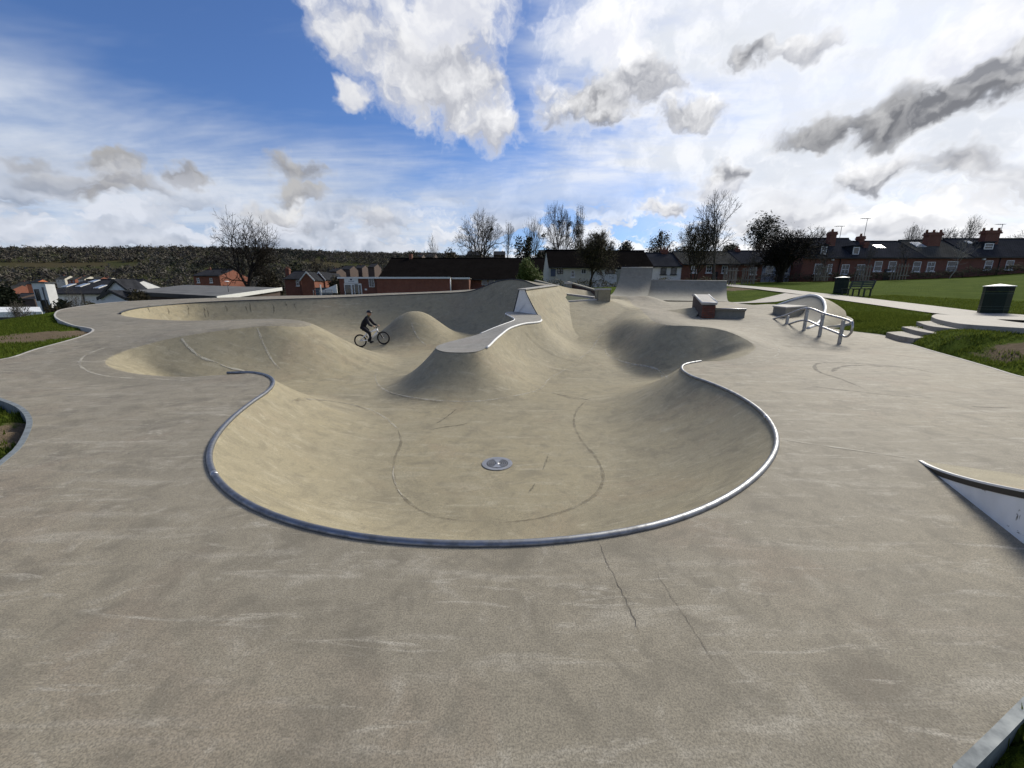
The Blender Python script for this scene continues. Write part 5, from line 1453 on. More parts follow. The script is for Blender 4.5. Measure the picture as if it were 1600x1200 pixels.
# long white roofed garage
a_, b_, c_, d__ = at(-60, 489, 26), at(66, 487.5, 27.5), at(62, 479.5, 32), at(-60, 480, 30.5)
gr = empty('garage_row', (b_.x-4, b_.y+1, b_.z-2.2)); tag(gr, 'long low garage with a weathered white roof at far left', 'garage')
L_ = [p-gr.location for p in (a_, b_, c_, d__)]
MB().hexa([v+Vector((0, 0, -.25)) for v in L_], L_).build('roof', M_chip, gr)
I_ = [v.lerp(sum(L_, Vector())/4, .04) for v in L_]
MB().hexa([Vector((v.x, v.y, -1.5)) for v in I_], [v+Vector((0, 0, -.253)) for v in I_]).build('wall', M_gframe, gr)
MB().hexa([L_[0]+Vector((0, -.05, -.32)), L_[1]+Vector((.02, -.05, -.32)), L_[1]+Vector((.02, -.005, -.32)), L_[0]+Vector((0, -.005, -.32))], [L_[0]+Vector((0, -.05, .03)), L_[1]+Vector((.02, -.05, .03)), L_[1]+Vector((.02, -.005, .03)), L_[0]+Vector((0, -.005, .03))]).build('fascia', M_frame, gr)

# parked car roof just beyond the rim
# town in the valley
rnd = random.Random(5)
TOWN = [(15,457,446,14,190,0),(32,452,440,18,200,0),(48,449,437,10,170,3),(22,470,459,22,120,1),(45,472,462,20,110,1),(95,440,431,14,260,2),(112,441,433,12,250,0),(128,440,432,10,240,2),(148,441,433,12,230,0),(165,441,434,9,260,2),(330,441,432,9,240,0),
        (520,428,420,12,140,1),(540,425,416,14,150,1),(560,423,415,12,160,1),(580,421,413,10,150,1),(655,404,398,9,180,1),(672,405,397,12,130,1),(700,405,396,16,120,1),(740,403,394,22,110,1),(780,402,394,18,115,1),(850,400,392,14,110,1)]
tl_ = ['far brick house at the left edge, before the orange gable', 'brick house with long roof left of the orange gable', 'bright orange gable end in the valley town', 'low dark roofed house below the orange gable, outer one', 'low dark roofed house nearest the tall white block',
       'pale far house behind the white house, first from the left', 'brick far house behind the white house, left of the middle skylight', 'pale far house behind the white house, above the right skylights', 'brick far house behind the white house ridge', 'pale far house just left of the white gable', 'small far brick house beyond the old brick house',
       'dark roofed house just right of the twin gables', 'dark roofed house above the white ramp wall', 'dark roofed house above the hall sign', 'dark roofed house at the left end of the long hall roof', 'tiny dark roofed house above the left hall roof', 'dark roofed house under the leftmost small bare tree', 'dark roofed house left of the wide rounded bare tree', 'dark roofed house under the wide rounded bare tree', 'dark roofed house under the slender bare tree', 'dark roofed house above the green conifer bush', 'tiny pale house high on the hill above the large bare tree', 'pale long house on the hillside above the white house']
tmat = [(M_brick2, M_slate2), (M_brick3, M_slate), (M_cream, M_slate2), (plain('orange render', (.5, .16, .07), .8), M_slate)]
for k, (px, base, top, w, Y, kind) in enumerate(TOWN):
    h = House('town_house', tl_[k], px-w/2, px+w/2, base+6, base-(base-top)*.45, top, Y, 8, tmat[kind][0], tmat[kind][1], ['brick town houses', 'dark roofed houses', 'pale town houses', 'orange gable'][kind])
    if kind in (0, 2):
        for f_ in (-.25, .25): h.win(px+w*f_, base-1, 2.2, 2.6, bars=(0, 0), sill=False)
    if k % 2: h.chimney(px+w*.3, top-2.2, 3, None, 1)
# ------------------------------------------------------------------ trees and planting
def barkmat(name, c):
    t = NT(name); p = t.geo().outputs['Position']
    n = t.noise(t.mapping(p, (1, 1, .3)), 4, 5, .65)
    return t.done(t.mix(t.ramp(n, .35, .7), c, tuple(x*.55 for x in c)), .9, None, 0, .15)
M_bark = barkmat('bark', (.055, .045, .034)); M_bark2 = barkmat('grey bark', (.10, .092, .08)); M_barkd = barkmat('dark bark', (.026, .021, .017))
M_birch = barkmat('pale birch bark', (.30, .28, .25))
def leafmat(name, c1, c2):
    t = NT(name)
    oi = t.node('ShaderNodeNewGeometry').outputs['Random Per Island']
    c = t.mix(oi, c1, c2)
    m = t.done(c, .75, None, 0, .2); t.put(t.b.inputs['Transmission Weight'], 0.0)
    return m
M_leafg = leafmat('bright conifer green', (.055, .08, .016), (.12, .15, .034))
M_leafd = leafmat('dark evergreen', (.007, .011, .005), (.02, .026, .011))
M_leafo = leafmat('olive twiggy leaf', (.065, .058, .022), (.11, .095, .036))
M_hedge = leafmat('hedge', (.035, .036, .014), (.085, .078, .032))
M_ivy = leafmat('brown scrub', (.03, .024, .014), (.055, .048, .024))
class Tubes:
    """many thin tapered branches as one mesh"""
    def __init__(s): s.v = []; s.f = []; s.n = 0
    def seg(s, a, b, ra, rb, k=3):
        d = b-a
        if d.length < 1e-6: return
        x = d.orthogonal().normalized(); y = d.cross(x).normalized()
        for p, r in ((a, ra), (b, rb)):
            for i in range(k):
                w = 2*math.pi*i/k; q_ = p+x*(math.cos(w)*r)+y*(math.sin(w)*r); s.v.append((q_.x, q_.y, q_.z))
        for i in range(k): s.f.append((s.n+i, s.n+(i+1) % k, s.n+k+(i+1) % k, s.n+k+i))
        s.n += 2*k
    def build(s, name, mat, parent):
        return np_mesh(name, np.array(s.v), np.array(s.f), mat, parent)
def leaves(pts, size, rnd, per, spread, flat=1.0):
    vs = []
    for p in pts:
        for _ in range(per):
            c = p+Vector((rnd.gauss(0, spread), rnd.gauss(0, spread), rnd.gauss(0, spread*flat)))
            a = Vector((rnd.gauss(0, 1), rnd.gauss(0, 1), rnd.gauss(0, 1))).normalized(); b = a.orthogonal().normalized(); s_ = size*rnd.uniform(.6, 1.3)
            vs += [tuple(c+a*s_), tuple(c+b*s_*.55), tuple(c-a*s_), tuple(c-b*s_*.55)]
    F = np.arange(len(vs)).reshape(-1, 4)
    return np.array(vs), F
def bare_tree(name, label, px, base_py, top_py, Y, width_px, seed, levels=6, mat=None, forks=3, upright=.35, trunk=None, leaf=None, group=None, minr=.016, stems=1, clear=.22, balls=0, loc=None, H=None, leafper=3, leafsize=.09, cat='tree', sink=.3):
    rnd = random.Random(seed)
    if loc is None:
        b = at(px, base_py, Y); H = at(px, top_py, Y).z-b.z
        base = Vector((b.x, Y, min(b.z, lz(b.x, Y)+.2)-sink)); H = H + (b.z-base.z)
    else: base = Vector(loc)
    sc = Y/1.04/FPX; Wd = width_px*sc/2
    root = empty(name, tuple(base)); tag(root, label, cat, group)
    tr, br = Tubes(), Tubes(); tips = []; joints = []
    r0 = trunk or H*.022
    def grow(p, d, L, r, lev):
        n = 3 if lev < 3 else 2
        q_ = p; dd = d.copy()
        pts = [p]
        for i in range(n):
            dd = (dd+Vector((rnd.gauss(0, .13), rnd.gauss(0, .13), rnd.gauss(0, .08)+.05*upright))).normalized()
            e = q_+dd*(L/n); rr = r*(1-.32*(i+1)/n)
            (tr if lev == 0 else br).seg(q_, e, max(r*(1-.32*i/n), minr), max(rr, minr), 7 if lev == 0 else (5 if lev < 3 else 3))
            q_ = e; pts.append(e)
            if lev >= 1 and lev < levels and rnd.random() < .75:
                side = dd.cross(Vector((rnd.gauss(0, 1), rnd.gauss(0, 1), rnd.gauss(0, 1)))).normalized()
                grow(q_, (dd*.62+side*.8).normalized(), L*rnd.uniform(.45, .7), r*.45, lev+2 if lev+2 <= levels else levels)
        if lev >= levels: tips.append(q_); return
        if lev == levels-1: joints.append(q_)
        k = forks if lev < 2 else rnd.choice((2, 2, 3))
        a0 = rnd.uniform(0, 6.28)
        for j in range(k):
            a = a0+2*math.pi*j/k+rnd.uniform(-.4, .4)
            x = dd.orthogonal().normalized(); y = dd.cross(x)
            sp = rnd.uniform(.45, .85)*(1-upright*.45)
            if j == 0 and lev < 2: sp *= .35
            nd = (dd*math.cos(sp)+(x*math.cos(a)+y*math.sin(a))*math.sin(sp)); nd.z += .1*upright; nd.normalize()
            grow(q_, nd, L*rnd.uniform(.66, .86), r*rnd.uniform(.55, .7), lev+1)
    for s_ in range(stems):
        d0 = Vector((rnd.gauss(0, .04), rnd.gauss(0, .04), 1)) if stems == 1 else Vector((math.cos(s_*2.4)*.28, math.sin(s_*2.4)*.28, 1))
        grow(Vector((0, 0, 0)), d0.normalized(), H*clear, r0/(stems**.4), 0)
    # fit the crown to the height and width seen in the photograph
    allv = np.array(br.v); hz = np.percentile(allv[:, 2], 99.5); wx = np.percentile(np.abs(allv[:, 0]), 98)
    fz, fx = H/hz, Wd/max(wx, .01)
    for T_ in (tr, br):
        T_.v = [(x*fx if T_ is br else x*(.5+.5*fx), y*fx if T_ is br else y*(.5+.5*fx), z*fz) for x, y, z in T_.v]
    if True:
        tr.v = [(x*fx/(.5+.5*fx) if False else x, y, z) for x, y, z in tr.v]
    tr.build('trunk', mat or M_bark, root)
    cr = br.build('crown', mat or M_bark, root)
    if leaf is not None:
        tp = [Vector((t.x*fx, t.y*fx, t.z*fz)) for t in tips]
        V, F = leaves(tp, leafsize, rnd, leafper, .28)
        np_mesh('foliage', V, F, leaf, root, smooth=False)
    for k in range(balls):
        t = rnd.choice(joints[-len(joints)//2:]); c = Vector((t.x*fx, t.y*fx, t.z*fz))
        pts = [c+Vector((rnd.gauss(0, .3), rnd.gauss(0, .3), rnd.gauss(0, .26))) for _ in range(26)]
        V, F = leaves(pts, .16, rnd, 5, .12); np_mesh('mistletoe_ball', V, F, M_leafd, root, smooth=False)
    return root
def bush(name, label, px, base_py, top_py, Y, width_px, seed, mat, cat='bush', leaf=.10, dens=1.0, group=None, depth=None, cone=.3, lumps=9):
    rnd = random.Random(seed); b = at(px, base_py, Y); zt = at(px, top_py, Y).z; zb = min(b.z, lz(b.x, Y)+.1)-.1
    sc = Y/1.04/FPX; W = width_px*sc/2; H = zt-zb; Dp = depth or W
    root = empty(name, (b.x, Y, zb)); tag(root, label, cat, group)
    C = []
    for k in range(lumps):
        h = rnd.uniform(.12, .88); w = (1-cone*h)*rnd.uniform(.3, .8)
        a = rnd.uniform(0, 6.28); C.append((Vector((math.cos(a)*W*w*.8, math.sin(a)*Dp*w*.8, H*h)), rnd.uniform(.25, .5)))
    C.append((Vector((0, 0, H*.4)), .7))
    pts = []
    N = int(900*dens)
    for _ in range(N):
        c, r = rnd.choice(C); v = Vector((rnd.gauss(0, 1), rnd.gauss(0, 1), rnd.gauss(0, 1))).normalized()*rnd.uniform(.55, 1.05)
        p = Vector((c.x+v.x*W*r, c.y+v.y*Dp*r, c.z+v.z*H*r*.6))
        if .0 < p.z < H*1.03: pts.append(p)
    V, F = leaves(pts, leaf, rnd, 4, leaf*1.1)
    np_mesh('foliage', V, F, mat, root, smooth=False)
    T_ = Tubes()
    for k in range(5):
        c = rnd.choice(C)[0]; T_.seg(Vector((0, 0, -.3)), c, .06, .03, 5)
    T_.build('stem', M_barkd, root)
    return root

bare_tree('bare_tree', 'large broad bare tree beyond the flat roofed hall', 386, 452, 334, 66, 108, 3, 7, M_barkd, 3, .25, clear=.2, minr=.013)
G_M = 'bare trees behind the village hall'
bare_tree('bare_tree', 'small bare tree, leftmost above the hall roof', 676, 415, 369, 110, 22, 11, 5, M_bark2, 3, .4, group=G_M, minr=.03)
bare_tree('bare_tree', 'wide rounded bare tree holding a dark nest above the hall', 752, 420, 334, 95, 66, 14, 7, M_bark2, 3, .5, group=G_M, balls=1, minr=.015)
bare_tree('bare_tree', 'slender bare tree right of the wide rounded one', 792, 420, 346, 95, 20, 21, 6, M_bark2, 2, .7, group=G_M, minr=.015)
bare_tree('bare_tree', 'pale open bare tree left of the mistletoe tree', 830, 420, 341, 100, 36, 23, 6, M_bark2, 3, .5, group=G_M, minr=.015)
bare_tree('bare_tree', 'tall bare tree with round mistletoe balls at its top', 874, 425, 320, 90, 62, 31, 7, M_bark, 3, .65, group=G_M, balls=5, minr=.015)
bare_tree('bare_tree', 'narrow bare tree right of the mistletoe tree', 909, 425, 324, 92, 30, 37, 6, M_bark, 3, .75, group=G_M, minr=.03, leaf=M_ivy, leafper=2)
bare_tree('bare_tree', 'low bare tree at the right of the mistletoe tree group', 938, 420, 360, 95, 40, 41, 6, M_bark, 3, .3, group=G_M, minr=.015)
bush('evergreen_tree', 'dark spreading evergreen below the pale bare tree', 818, 415, 374, 88, 34, 51, M_leafd, 'tree', .28, 1.0, cone=.3)
bush('evergreen_tree', 'dark flat topped evergreen behind the long white cottage', 977, 410, 381, 85, 30, 53, M_leafd, 'tree', .28, .9, cone=.1)
bare_tree('evergreen_tree', 'round bushy dark tree behind the small white cottage', 1028, 412, 366, 80, 50, 57, 6, M_barkd, 3, .2, leaf=M_leafd, leafper=3, leafsize=.2)
bush('green_bush', 'bright green conifer bush at the end of the hall', 829, 452, 405, 47, 54, 61, M_leafg, 'bush', .13, 3.0, lumps=14, cone=.45)
bare_tree('cottage_tree', 'dense twiggy tree in front of the long white cottage', 921, 452, 366, 45, 70, 67, 7, M_bark, 4, .4, clear=.14, leaf=M_leafo, leafper=2, leafsize=.05, minr=.012)
bare_tree('birch_tree', 'tall airy bare birch behind the low quarter pipe', 1112, 447, 303, 44, 62, 71, 6, M_bark2, 3, .7, minr=.012, clear=.24)
bare_tree('willow_tree', 'multi stemmed twiggy tree left of the birch', 1082, 447, 350, 46, 52, 75, 6, M_bark, 3, .6, stems=3, leaf=M_leafo, leafper=3, leafsize=.05, minr=.012)
bare_tree('ivy_tree', 'glossy dark evergreen tree standing above the cottage roofs', 1183, 447, 338, 62, 62, 79, 6, M_barkd, 3, .4, leaf=M_leafd, leafper=4, leafsize=.17, clear=.3)
bare_tree('yew_tree', 'wide dark round tree in front of the blue cottage', 1217, 449, 362, 47, 92, 83, 7, M_barkd, 4, .15, leaf=M_leafd, leafper=1, leafsize=.06, clear=.2, minr=.012, trunk=.35)
G_B = 'bare trees behind the terrace'
for k, (px, top, w, Y) in enumerate([(1412, 352, 26, 75), (1440, 366, 50, 72), (1478, 358, 56, 70), (1497, 338, 24, 74), (1590, 360, 60, 75), (1265, 358, 44, 70)]):
    bare_tree('bare_tree', ['slim bare tree rising behind the skylight roof', 'low bare crown behind the broad chimney', 'spreading bare crown right of the broad chimney', 'thin tall bare tree above the weathered slate roof', 'bare crown at the far right behind the box dormer house', 'bare crown beside the first terrace chimney'][k], px, 420, top, Y, w, 90+k, 6, M_bark2, 3, .4, group=G_B, minr=.013)
# saplings in slatted guards on the lawn
def sapling(label, px, base_py, top_py, Y, guard, seed, mat=M_bark2, glabel=''):
    r = bare_tree('sapling', label, px, base_py, top_py, Y, 26, seed, 5, mat, 3, .6, minr=.010, clear=.42, trunk=.07, group='young trees along the lawn', cat='tree', sink=.05)
    if guard:
        g = empty('tree_guard', tuple(r.location)); tag(g, 'slatted wooden guard round the '+glabel, 'tree guard', 'tree guards')
        for i in range(4):
            for j in range(3):
                t_ = (j+.5)/3*1.0-.5
                x, y = ((t_, -.5), (.5, t_), (t_, .5), (-.5, t_))[i]
                MB().box(x-.035, x+.035, y-.035, y+.035, 0, 1.7).build('slat', M_guard, g)
        for z in (.4, 1.4):
            MB().box(-.58, .58, -.62, -.57, z, z+.09).build('rail', M_guard, g); MB().box(-.58, .58, .57, .62, z, z+.09).build('rail', M_guard, g)
    return r
M_guard = plain('weathered timber', (.2, .18, .15), .9, var=.3)
sapling('sapling in front of the brick terrace, second guard from the blue cottage', 1346, 437, 385, 46, True, 101, glabel='sapling at the skylight house')
sapling('sapling between the skylight house windows', 1403, 436, 372, 45, True, 103, glabel='sapling between two sash windows')
sapling('pale stemmed sapling without a guard before the square white window', 1484, 432, 372, 44, False, 105, M_birch)
sapling('sapling beside the dark round tree, right of it', 1282, 438, 392, 46, True, 107, glabel='sapling right of the dark tree')
sapling('sapling beside the cottage door, left of the dark round tree', 1168, 443, 395, 44, True, 109, glabel='sapling left of the dark tree')
sapling('thin sapling near the end of the low quarter pipe', 1139, 444, 400, 43, True, 111, glabel='thin sapling by the low quarter pipe')
# hedges
def hedge(label, px0, px1, base0, base1, h0, h1, Y0, Y1, mat, seed):
    rnd = random.Random(seed); a = at(px0, base0, Y0); b = at(px1, base1, Y1)
    za, zb_ = lz(a.x, a.y), lz(b.x, b.y)
    za, zb_ = a.z, b.z
    root = empty('hedge', (a.x, a.y, za)); tag(root, label, 'hedge')
    n = int((b-a).length*60); vs = []
    pts = []
    for k in range(n):
        t = rnd.random(); p = a.lerp(b, t); hh = h0+(h1-h0)*t; hh *= .85+.3*math.sin(t*23+seed)*math.sin(t*7)
        z = za+(zb_-za)*t
        pts.append(Vector((p.x-a.x, p.y-a.y+rnd.uniform(-.4, .4), z-za+hh*rnd.random()**.6)))
    V, F = leaves(pts, .09, rnd, 3, .1); np_mesh('foliage', V, F, mat, root, smooth=False)
    T_ = Tubes()
    for k in range(int((b-a).length/1.0)):
        p = rnd.choice(pts); T_.seg(Vector((p.x, p.y, min(0, p.z)-.5)), p, .03, .012, 4)
    tag(T_.build('stems', M_barkd, root), kind='stuff')
hedge('clipped hedge in front of the brick terrace houses', 1290, 1470, 437, 434, .95, .9, 49.3, 49.3, M_hedge, 1)
hedge('low hedge at the far right of the terrace', 1470, 1640, 434, 423, .95, .95, 49.3, 49.3, M_hedge, 2)
hedge('shady hedge in front of the blue cottage', 1170, 1290, 442, 438, 1.0, .9, 50.3, 50, M_ivy, 3)
hedge('garden hedge before the red brick cottages', 1010, 1168, 447, 445, .9, 1.0, 50.5, 50.3, M_hedge, 4)
hedge('scrubby hedge below the long white cottages', 846, 1008, 453, 449, 1.1, .9, 44.6, 45.5, M_hedge, 5)
bush('scrub_bush', 'dark bush against the white house wall', 112, 493, 471, 33, 46, 121, M_leafd, leaf=.11, dens=1.2)
bush('scrub_bush', 'low brown bush left of the deck tip', 84, 497, 480, 30, 22, 123, M_ivy, leaf=.09, dens=.8)
bush('scrub_bush', 'olive bush beside the small white gable', 150, 487, 474, 34, 30, 125, M_leafo, leaf=.1, dens=.8)
bush('scrub_bush', 'leafy bush under the flat roofed hall', 215, 478, 457, 38, 52, 127, M_ivy, leaf=.12, dens=1.2)
bush('scrub_bush', 'dark conifer mass at the far left edge', 8, 490, 443, 50, 52, 129, M_leafd, leaf=.2, dens=1.5)
bush('scrub_bush', 'tall dark conifer beyond the gabled houses', 465, 440, 397, 120, 34, 131, M_leafd, leaf=.35, dens=1.2)
bush('scrub_bush', 'shrub between the gabled houses and the hall entrance', 525, 455, 434, 75, 26, 133, M_ivy, leaf=.2, dens=1.0)
bush('scrub_bush', 'dark shrub left of the twin gables', 425, 458, 425, 85, 44, 135, M_ivy, leaf=.25, dens=1.2)
bare_tree('scrub_tree', 'reddish bare tree above the twin gables', 490, 440, 392, 130, 40, 137, 6, M_barkd, 3, .4, minr=.04)
bare_tree('scrub_tree', 'thin bare shrub in front of the white house', 126, 486, 452, 33, 34, 139, 5, M_bark2, 3, .3, minr=.008, stems=3)
bare_tree('scrub_tree', 'thin bare shrub over the garage roof', 35, 500, 473, 24, 40, 141, 5, M_bark2, 3, .3, minr=.007, stems=3)

# ------------------------------------------------------------------ woods on the far hillside
def woods(name, N, seed, rlo, rhi, az0, az1, sz, palette, skip=None, zlift=0.0, sub_=2):
    rs = np.random.RandomState(seed)
    az = np.radians(rs.uniform(az0, az1, N)); r = np.sqrt(rs.uniform(rlo**2, rhi**2, N))
    x, y = np.sin(az)*r, np.cos(az)*r
    z = land_z(x, y)
    if skip is not None:
        m = ~skip(x, y, r, np.degrees(az), rs); x, y, z, r, az = x[m], y[m], z[m], r[m], az[m]
    n = len(x)
    s_ = sz*rs.uniform(.6, 1.3, n); asp = rs.uniform(.9, 1.6, n)
    kf = 26                                       # small faces spread through each crown
    v = rs.normal(size=(n, kf, 3)); v /= np.linalg.norm(v, axis=-1, keepdims=True); v *= rs.uniform(.35, 1.0, (n, kf, 1))
    c0 = v*np.stack([s_, s_, s_*asp], -1)[:, None] + np.stack([x, y, z+s_*asp*.6+zlift], -1)[:, None]
    t1 = rs.normal(size=(n, kf, 3, 3))*(s_*.24)[:, None, None, None]
    V = (c0[:, :, None]+t1).reshape(n, -1, 3); nv = kf*3
    F = np.arange(n*nv).reshape(-1, 3)
    pal = np.array(palette); pi = rs.randint(0, len(pal), n)
    patch = (1.2*np.sin(x*.0062+seed)*np.sin(y*.006)+np.sin(y*.011+x*.004)+rs.normal(0, .5, n))
    pi = np.clip(((patch+2.4)/4.8*len(pal)).astype(int), 0, len(pal)-1)
    c = pal[pi]*rs.uniform(.75, 1.25, (n, 1))
    C = np.repeat(np.repeat(c, kf, 0)*rs.uniform(.8, 1.2, (n*kf, 1)), 3, 0)
    o = np_mesh(name, V.reshape(-1, 3), F, M_wood, smooth=False, attrs={'tone': C})
    tag(o, kind='stuff'); return o
def woodmat():
    t = NT('distant woodland'); c = t.attr('tone', True); p = t.geo().outputs['Position']
    n = t.noise(p, .5, 4, .7)
    return t.done(t.mix(t.ramp(n, .35, .7, 0, .35), c, (.012, .012, .010)), .95, None, 0, .05)
M_wood = woodmat()
PAL = [(.034, .041, .034), (.098, .089, .078), (.115, .106, .090), (.108, .104, .074), (.085, .076, .067), (.122, .113, .097), (.075, .072, .060), (.036, .045, .036)]  # woodland tones, greyed and lightened in place of distance haze
def skipf(x, y, r, a, rs):
    return ((np.sin(x*.007+2)*np.sin(y*.009) > .55) & (r < 1300))
woods('far_woodland', 17000, 3, 900, 1900, -66, 14, 6.2, PAL, skipf, sub_=1)
woods('valley_woodland', 6000, 5, 330, 900, -62, 12, 4.3, PAL, lambda x, y, r, a, rs: (np.sin(x*.02)*np.sin(y*.017+1) > .45))
woods('near_treeline', 700, 7, 150, 330, -52, -4, 3.0, PAL, lambda x, y, r, a, rs: (a < -38) & (rs.rand(len(x)) < .6))
woods('far_ridge_trees', 2600, 9, 1700, 2050, -66, 14, 7, [(.010, .014, .009), (.02, .02, .015), (.014, .018, .011)])
for k, (px, b_, t_, Y_, w_, m_, lb) in enumerate([(700, 418, 388, 100, 50, M_ivy, 'scrubby brown tree mass under the wide rounded bare tree'), (770, 418, 391, 98, 44, M_ivy, 'brown scrub between the wide and the slender bare trees'), (852, 415, 384, 92, 40, M_leafd, 'dark scrub at the foot of the mistletoe tree'), (905, 412, 386, 90, 46, M_ivy, 'brown scrub at the foot of the narrow bare tree'), (1062, 412, 388, 84, 40, M_ivy, 'scrub behind the white cottage chimney'), (645, 412, 394, 120, 40, M_ivy, 'low scrub at the left above the hall roof'), (1140, 412, 384, 75, 44, M_leafd, 'dark shrubbery behind the arched window cottages')]):
    bush('scrub_bush', lb, px, b_, t_, Y_, w_, 200+k, m_, leaf=.22, dens=1.3, cone=.2)
# ------------------------------------------------------------------ street furniture
M_bin = plain('dark green enamel', (.004, .014, .010), .5, var=.2, spec=.2)
M_bing = plain('dark green trim', (.012, .035, .027), .4)
def bin_(label, px, py, Y, hgt, rz):
    p = at(px, py, Y); z = max(lz(p.x, p.y), 0)
    r = empty('litter_bin', (p.x, p.y, p.z), rz); tag(r, label, 'bin', 'green octagonal litter bins')
    s = hgt/1.2; R0 = .46*s
    oct_ = lambda rad, z0, z1: MB().lathe([(.001, z0), (rad, z0), (rad, z1), (.001, z1)], 8, smooth=False, a0=R(22.5))
    oct_(R0, -.05, .9*s).build('body', M_bin, r, .008)
    for z0 in (.12, .24, .80): 
        MB().lathe([(R0+.002, z0*s), (R0+.014, z0*s), (R0+.014, (z0+.022)*s), (R0+.002, (z0+.022)*s)], 8, smooth=False, a0=R(22.5)).build('band', M_bing, r)
    oct_(R0*1.01, .905*s, 1.12*s).build('hood', M_bin, r, .006)
    for k in range(8):
        a = 2*math.pi*k/8; c, s_ = math.cos(a), math.sin(a); ap = R0*1.01*math.cos(R(22.5))+.003
        t = Vector((-s_, c, 0)); n = Vector((c, s_, 0))
        q_ = [n*ap+t*u+Vector((0, 0, z)) for u, z in ((-.13*s, .95*s), (.13*s, .95*s), (.13*s, 1.07*s), (-.13*s, 1.07*s))]
        if k % 2 == 0: MB().prism([tuple(v) for v in q_], tuple(n*.004)).build('opening_shade', M_hole_shade, r)  # black plate on the hood paints the shade inside the hole
    MB().lathe([(R0*1.08, 1.123*s), (R0*1.08, 1.15*s), (.001, 1.24*s)], 8, smooth=False, a0=R(22.5)).build('lid', M_white, r)
    a = R(-112.5)-rz*0; ap = R0*math.cos(R(22.5))+.004; n = Vector((math.cos(a), math.sin(a), 0)); t = Vector((-n.y, n.x, 0))
    q_ = [n*ap+t*u+Vector((0, 0, z)) for u, z in ((-.06*s, .48*s), (.06*s, .48*s), (.06*s, .64*s), (-.06*s, .64*s))]
    MB().prism([tuple(v) for v in q_], tuple(n*.004)).build('sticker', plain('yellow green sticker', (.35, .5, .15), .5) if Y < 25 else M_white, r)
    return r
bin_('large green octagonal bin with white lid and yellow green sticker by the steps', 1550.5, 487.5, 17.2, 1.16, R(10))
bin_('farther green octagonal bin with white lid beside the bench', 1312.5, 457.5, 29.6, 1.15, R(0))
# bench
pb = at(1350, 463.5, 27.5); bl = at(1325, 461, 28.6); brr = at(1362, 465, 26.6)
ang = math.atan2(brr.y-bl.y, brr.x-bl.x)
be = empty('park_bench', (pb.x-.4, pb.y+.2, lz(pb.x-.4, pb.y+.2)+.02), ang+R(4)); tag(be, 'green slatted park bench beside the path', 'bench')
M_bench = plain('dark green bench paint', (.012, .022, .018), .5, var=.25)
for k in range(4): MB().box(-.95, .95, -.32+k*.12, -.22+k*.12, .43, .47).build('seat_slat', M_bench, be, .006)
for k in range(4):
    z0 = .56+k*.115; y0 = .20+k*.035
    MB().hexa([(-.95, y0, z0), (.95, y0, z0), (.95, y0+.035, z0), (-.95, y0+.035, z0)], [(-.95, y0+.025, z0+.09), (.95, y0+.025, z0+.09), (.95, y0+.06, z0+.09), (-.95, y0+.06, z0+.09)]).build('back_slat', M_bench, be, .004)
for x in (-.85, 0, .85):
    MB().box(x-.035, x+.035, -.30, -.23, -.1, .43).build('leg', M_bench, be)
    MB().box(x-.035, x+.035, .14, .21, -.1, .43).build('leg', M_bench, be)
    MB().hexa([(x-.03, .2, .42), (x+.03, .2, .42), (x+.03, .27, .42), (x-.03, .27, .42)], [(x-.03, .34, 1.0), (x+.03, .34, 1.0), (x+.03, .4, 1.0), (x-.03, .4, 1.0)]).build('back_post', M_bench, be)
    MB().box(x-.03, x+.03, -.33, .24, .385, .425).build('cross_rail', M_bench, be)

# ------------------------------------------------------------------ bicycle and rider
YB = 17.5
wr_p, wf_p = at(563.4, 535.2, YB), at(599.4, 531.9, YB-.1)
RW = .295
gr_, gf_ = ground_z(wr_p.x, wr_p.y), ground_z(wf_p.x, wf_p.y)
O = Vector((wr_p.x, YB, gr_))
bike = empty('bicycle', tuple(O)); tag(bike, 'white framed bicycle with black tyres ridden in the bowl', 'bicycle')
rear = Vector((0, 0, RW)); front = Vector((wf_p.x-wr_p.x, -.1, gf_-gr_+RW))
WB = (front-rear).length; ex = (front-rear).normalized(); ez = Vector((-ex.z, 0, ex.x)); ey = Vector((0, 1, 0))
M_tyre = plain('tyre rubber', (.012, .012, .012), .8); M_wframe = plain('white bicycle paint', (.92, .92, .92), .3, var=.02); M_bblack = plain('black bicycle parts', (.01, .01, .011), .45)
def wheel(c):
    ring = lambda r_: [c+ex*math.cos(2*math.pi*k/28)*r_+ez*math.sin(2*math.pi*k/28)*r_ for k in range(28)]
    w = MB().tube(ring(RW-.022), .026, 8, closed=True).build('wheel', M_tyre, bike)
    MB().tube(ring(RW-.052), .012, 6, closed=True).build('rim', M_bblack, w)
    MB().tube([c-ey*.05, c+ey*.05], .025, 8).build('hub', M_galv, w)
    sp = MB()
    for k in range(16):
        a = 2*math.pi*k/16; sp.tube([c+ey*(.02 if k % 2 else -.02), c+(ex*math.cos(a)+ez*math.sin(a))*(RW-.06)], .0022, 3, cap=False)
    sp.build('spokes', M_galv, w)
wheel(rear); wheel(front)
def bp(x, z): return rear+ex*x*WB+ez*z
bb = bp(.40, -.02); seat_j = bp(.335, .28); head_t = bp(.80, .42); head_b = bp(.82, .31); st_top = bp(.31, .36)
def part(nm, pts, r, mat=M_wframe, parent=bike): return MB().tube(pts, r, 8).build(nm, mat, parent)
fr = part('frame', [seat_j, head_t], .038); 
part('down_tube', [bb, head_b], .042, M_wframe, fr); part('seat_tube', [bb, seat_j, st_top], .028, M_wframe, fr); part('head_tube', [head_b-ez*.02, head_t+ez*.03], .036, M_wframe, fr)
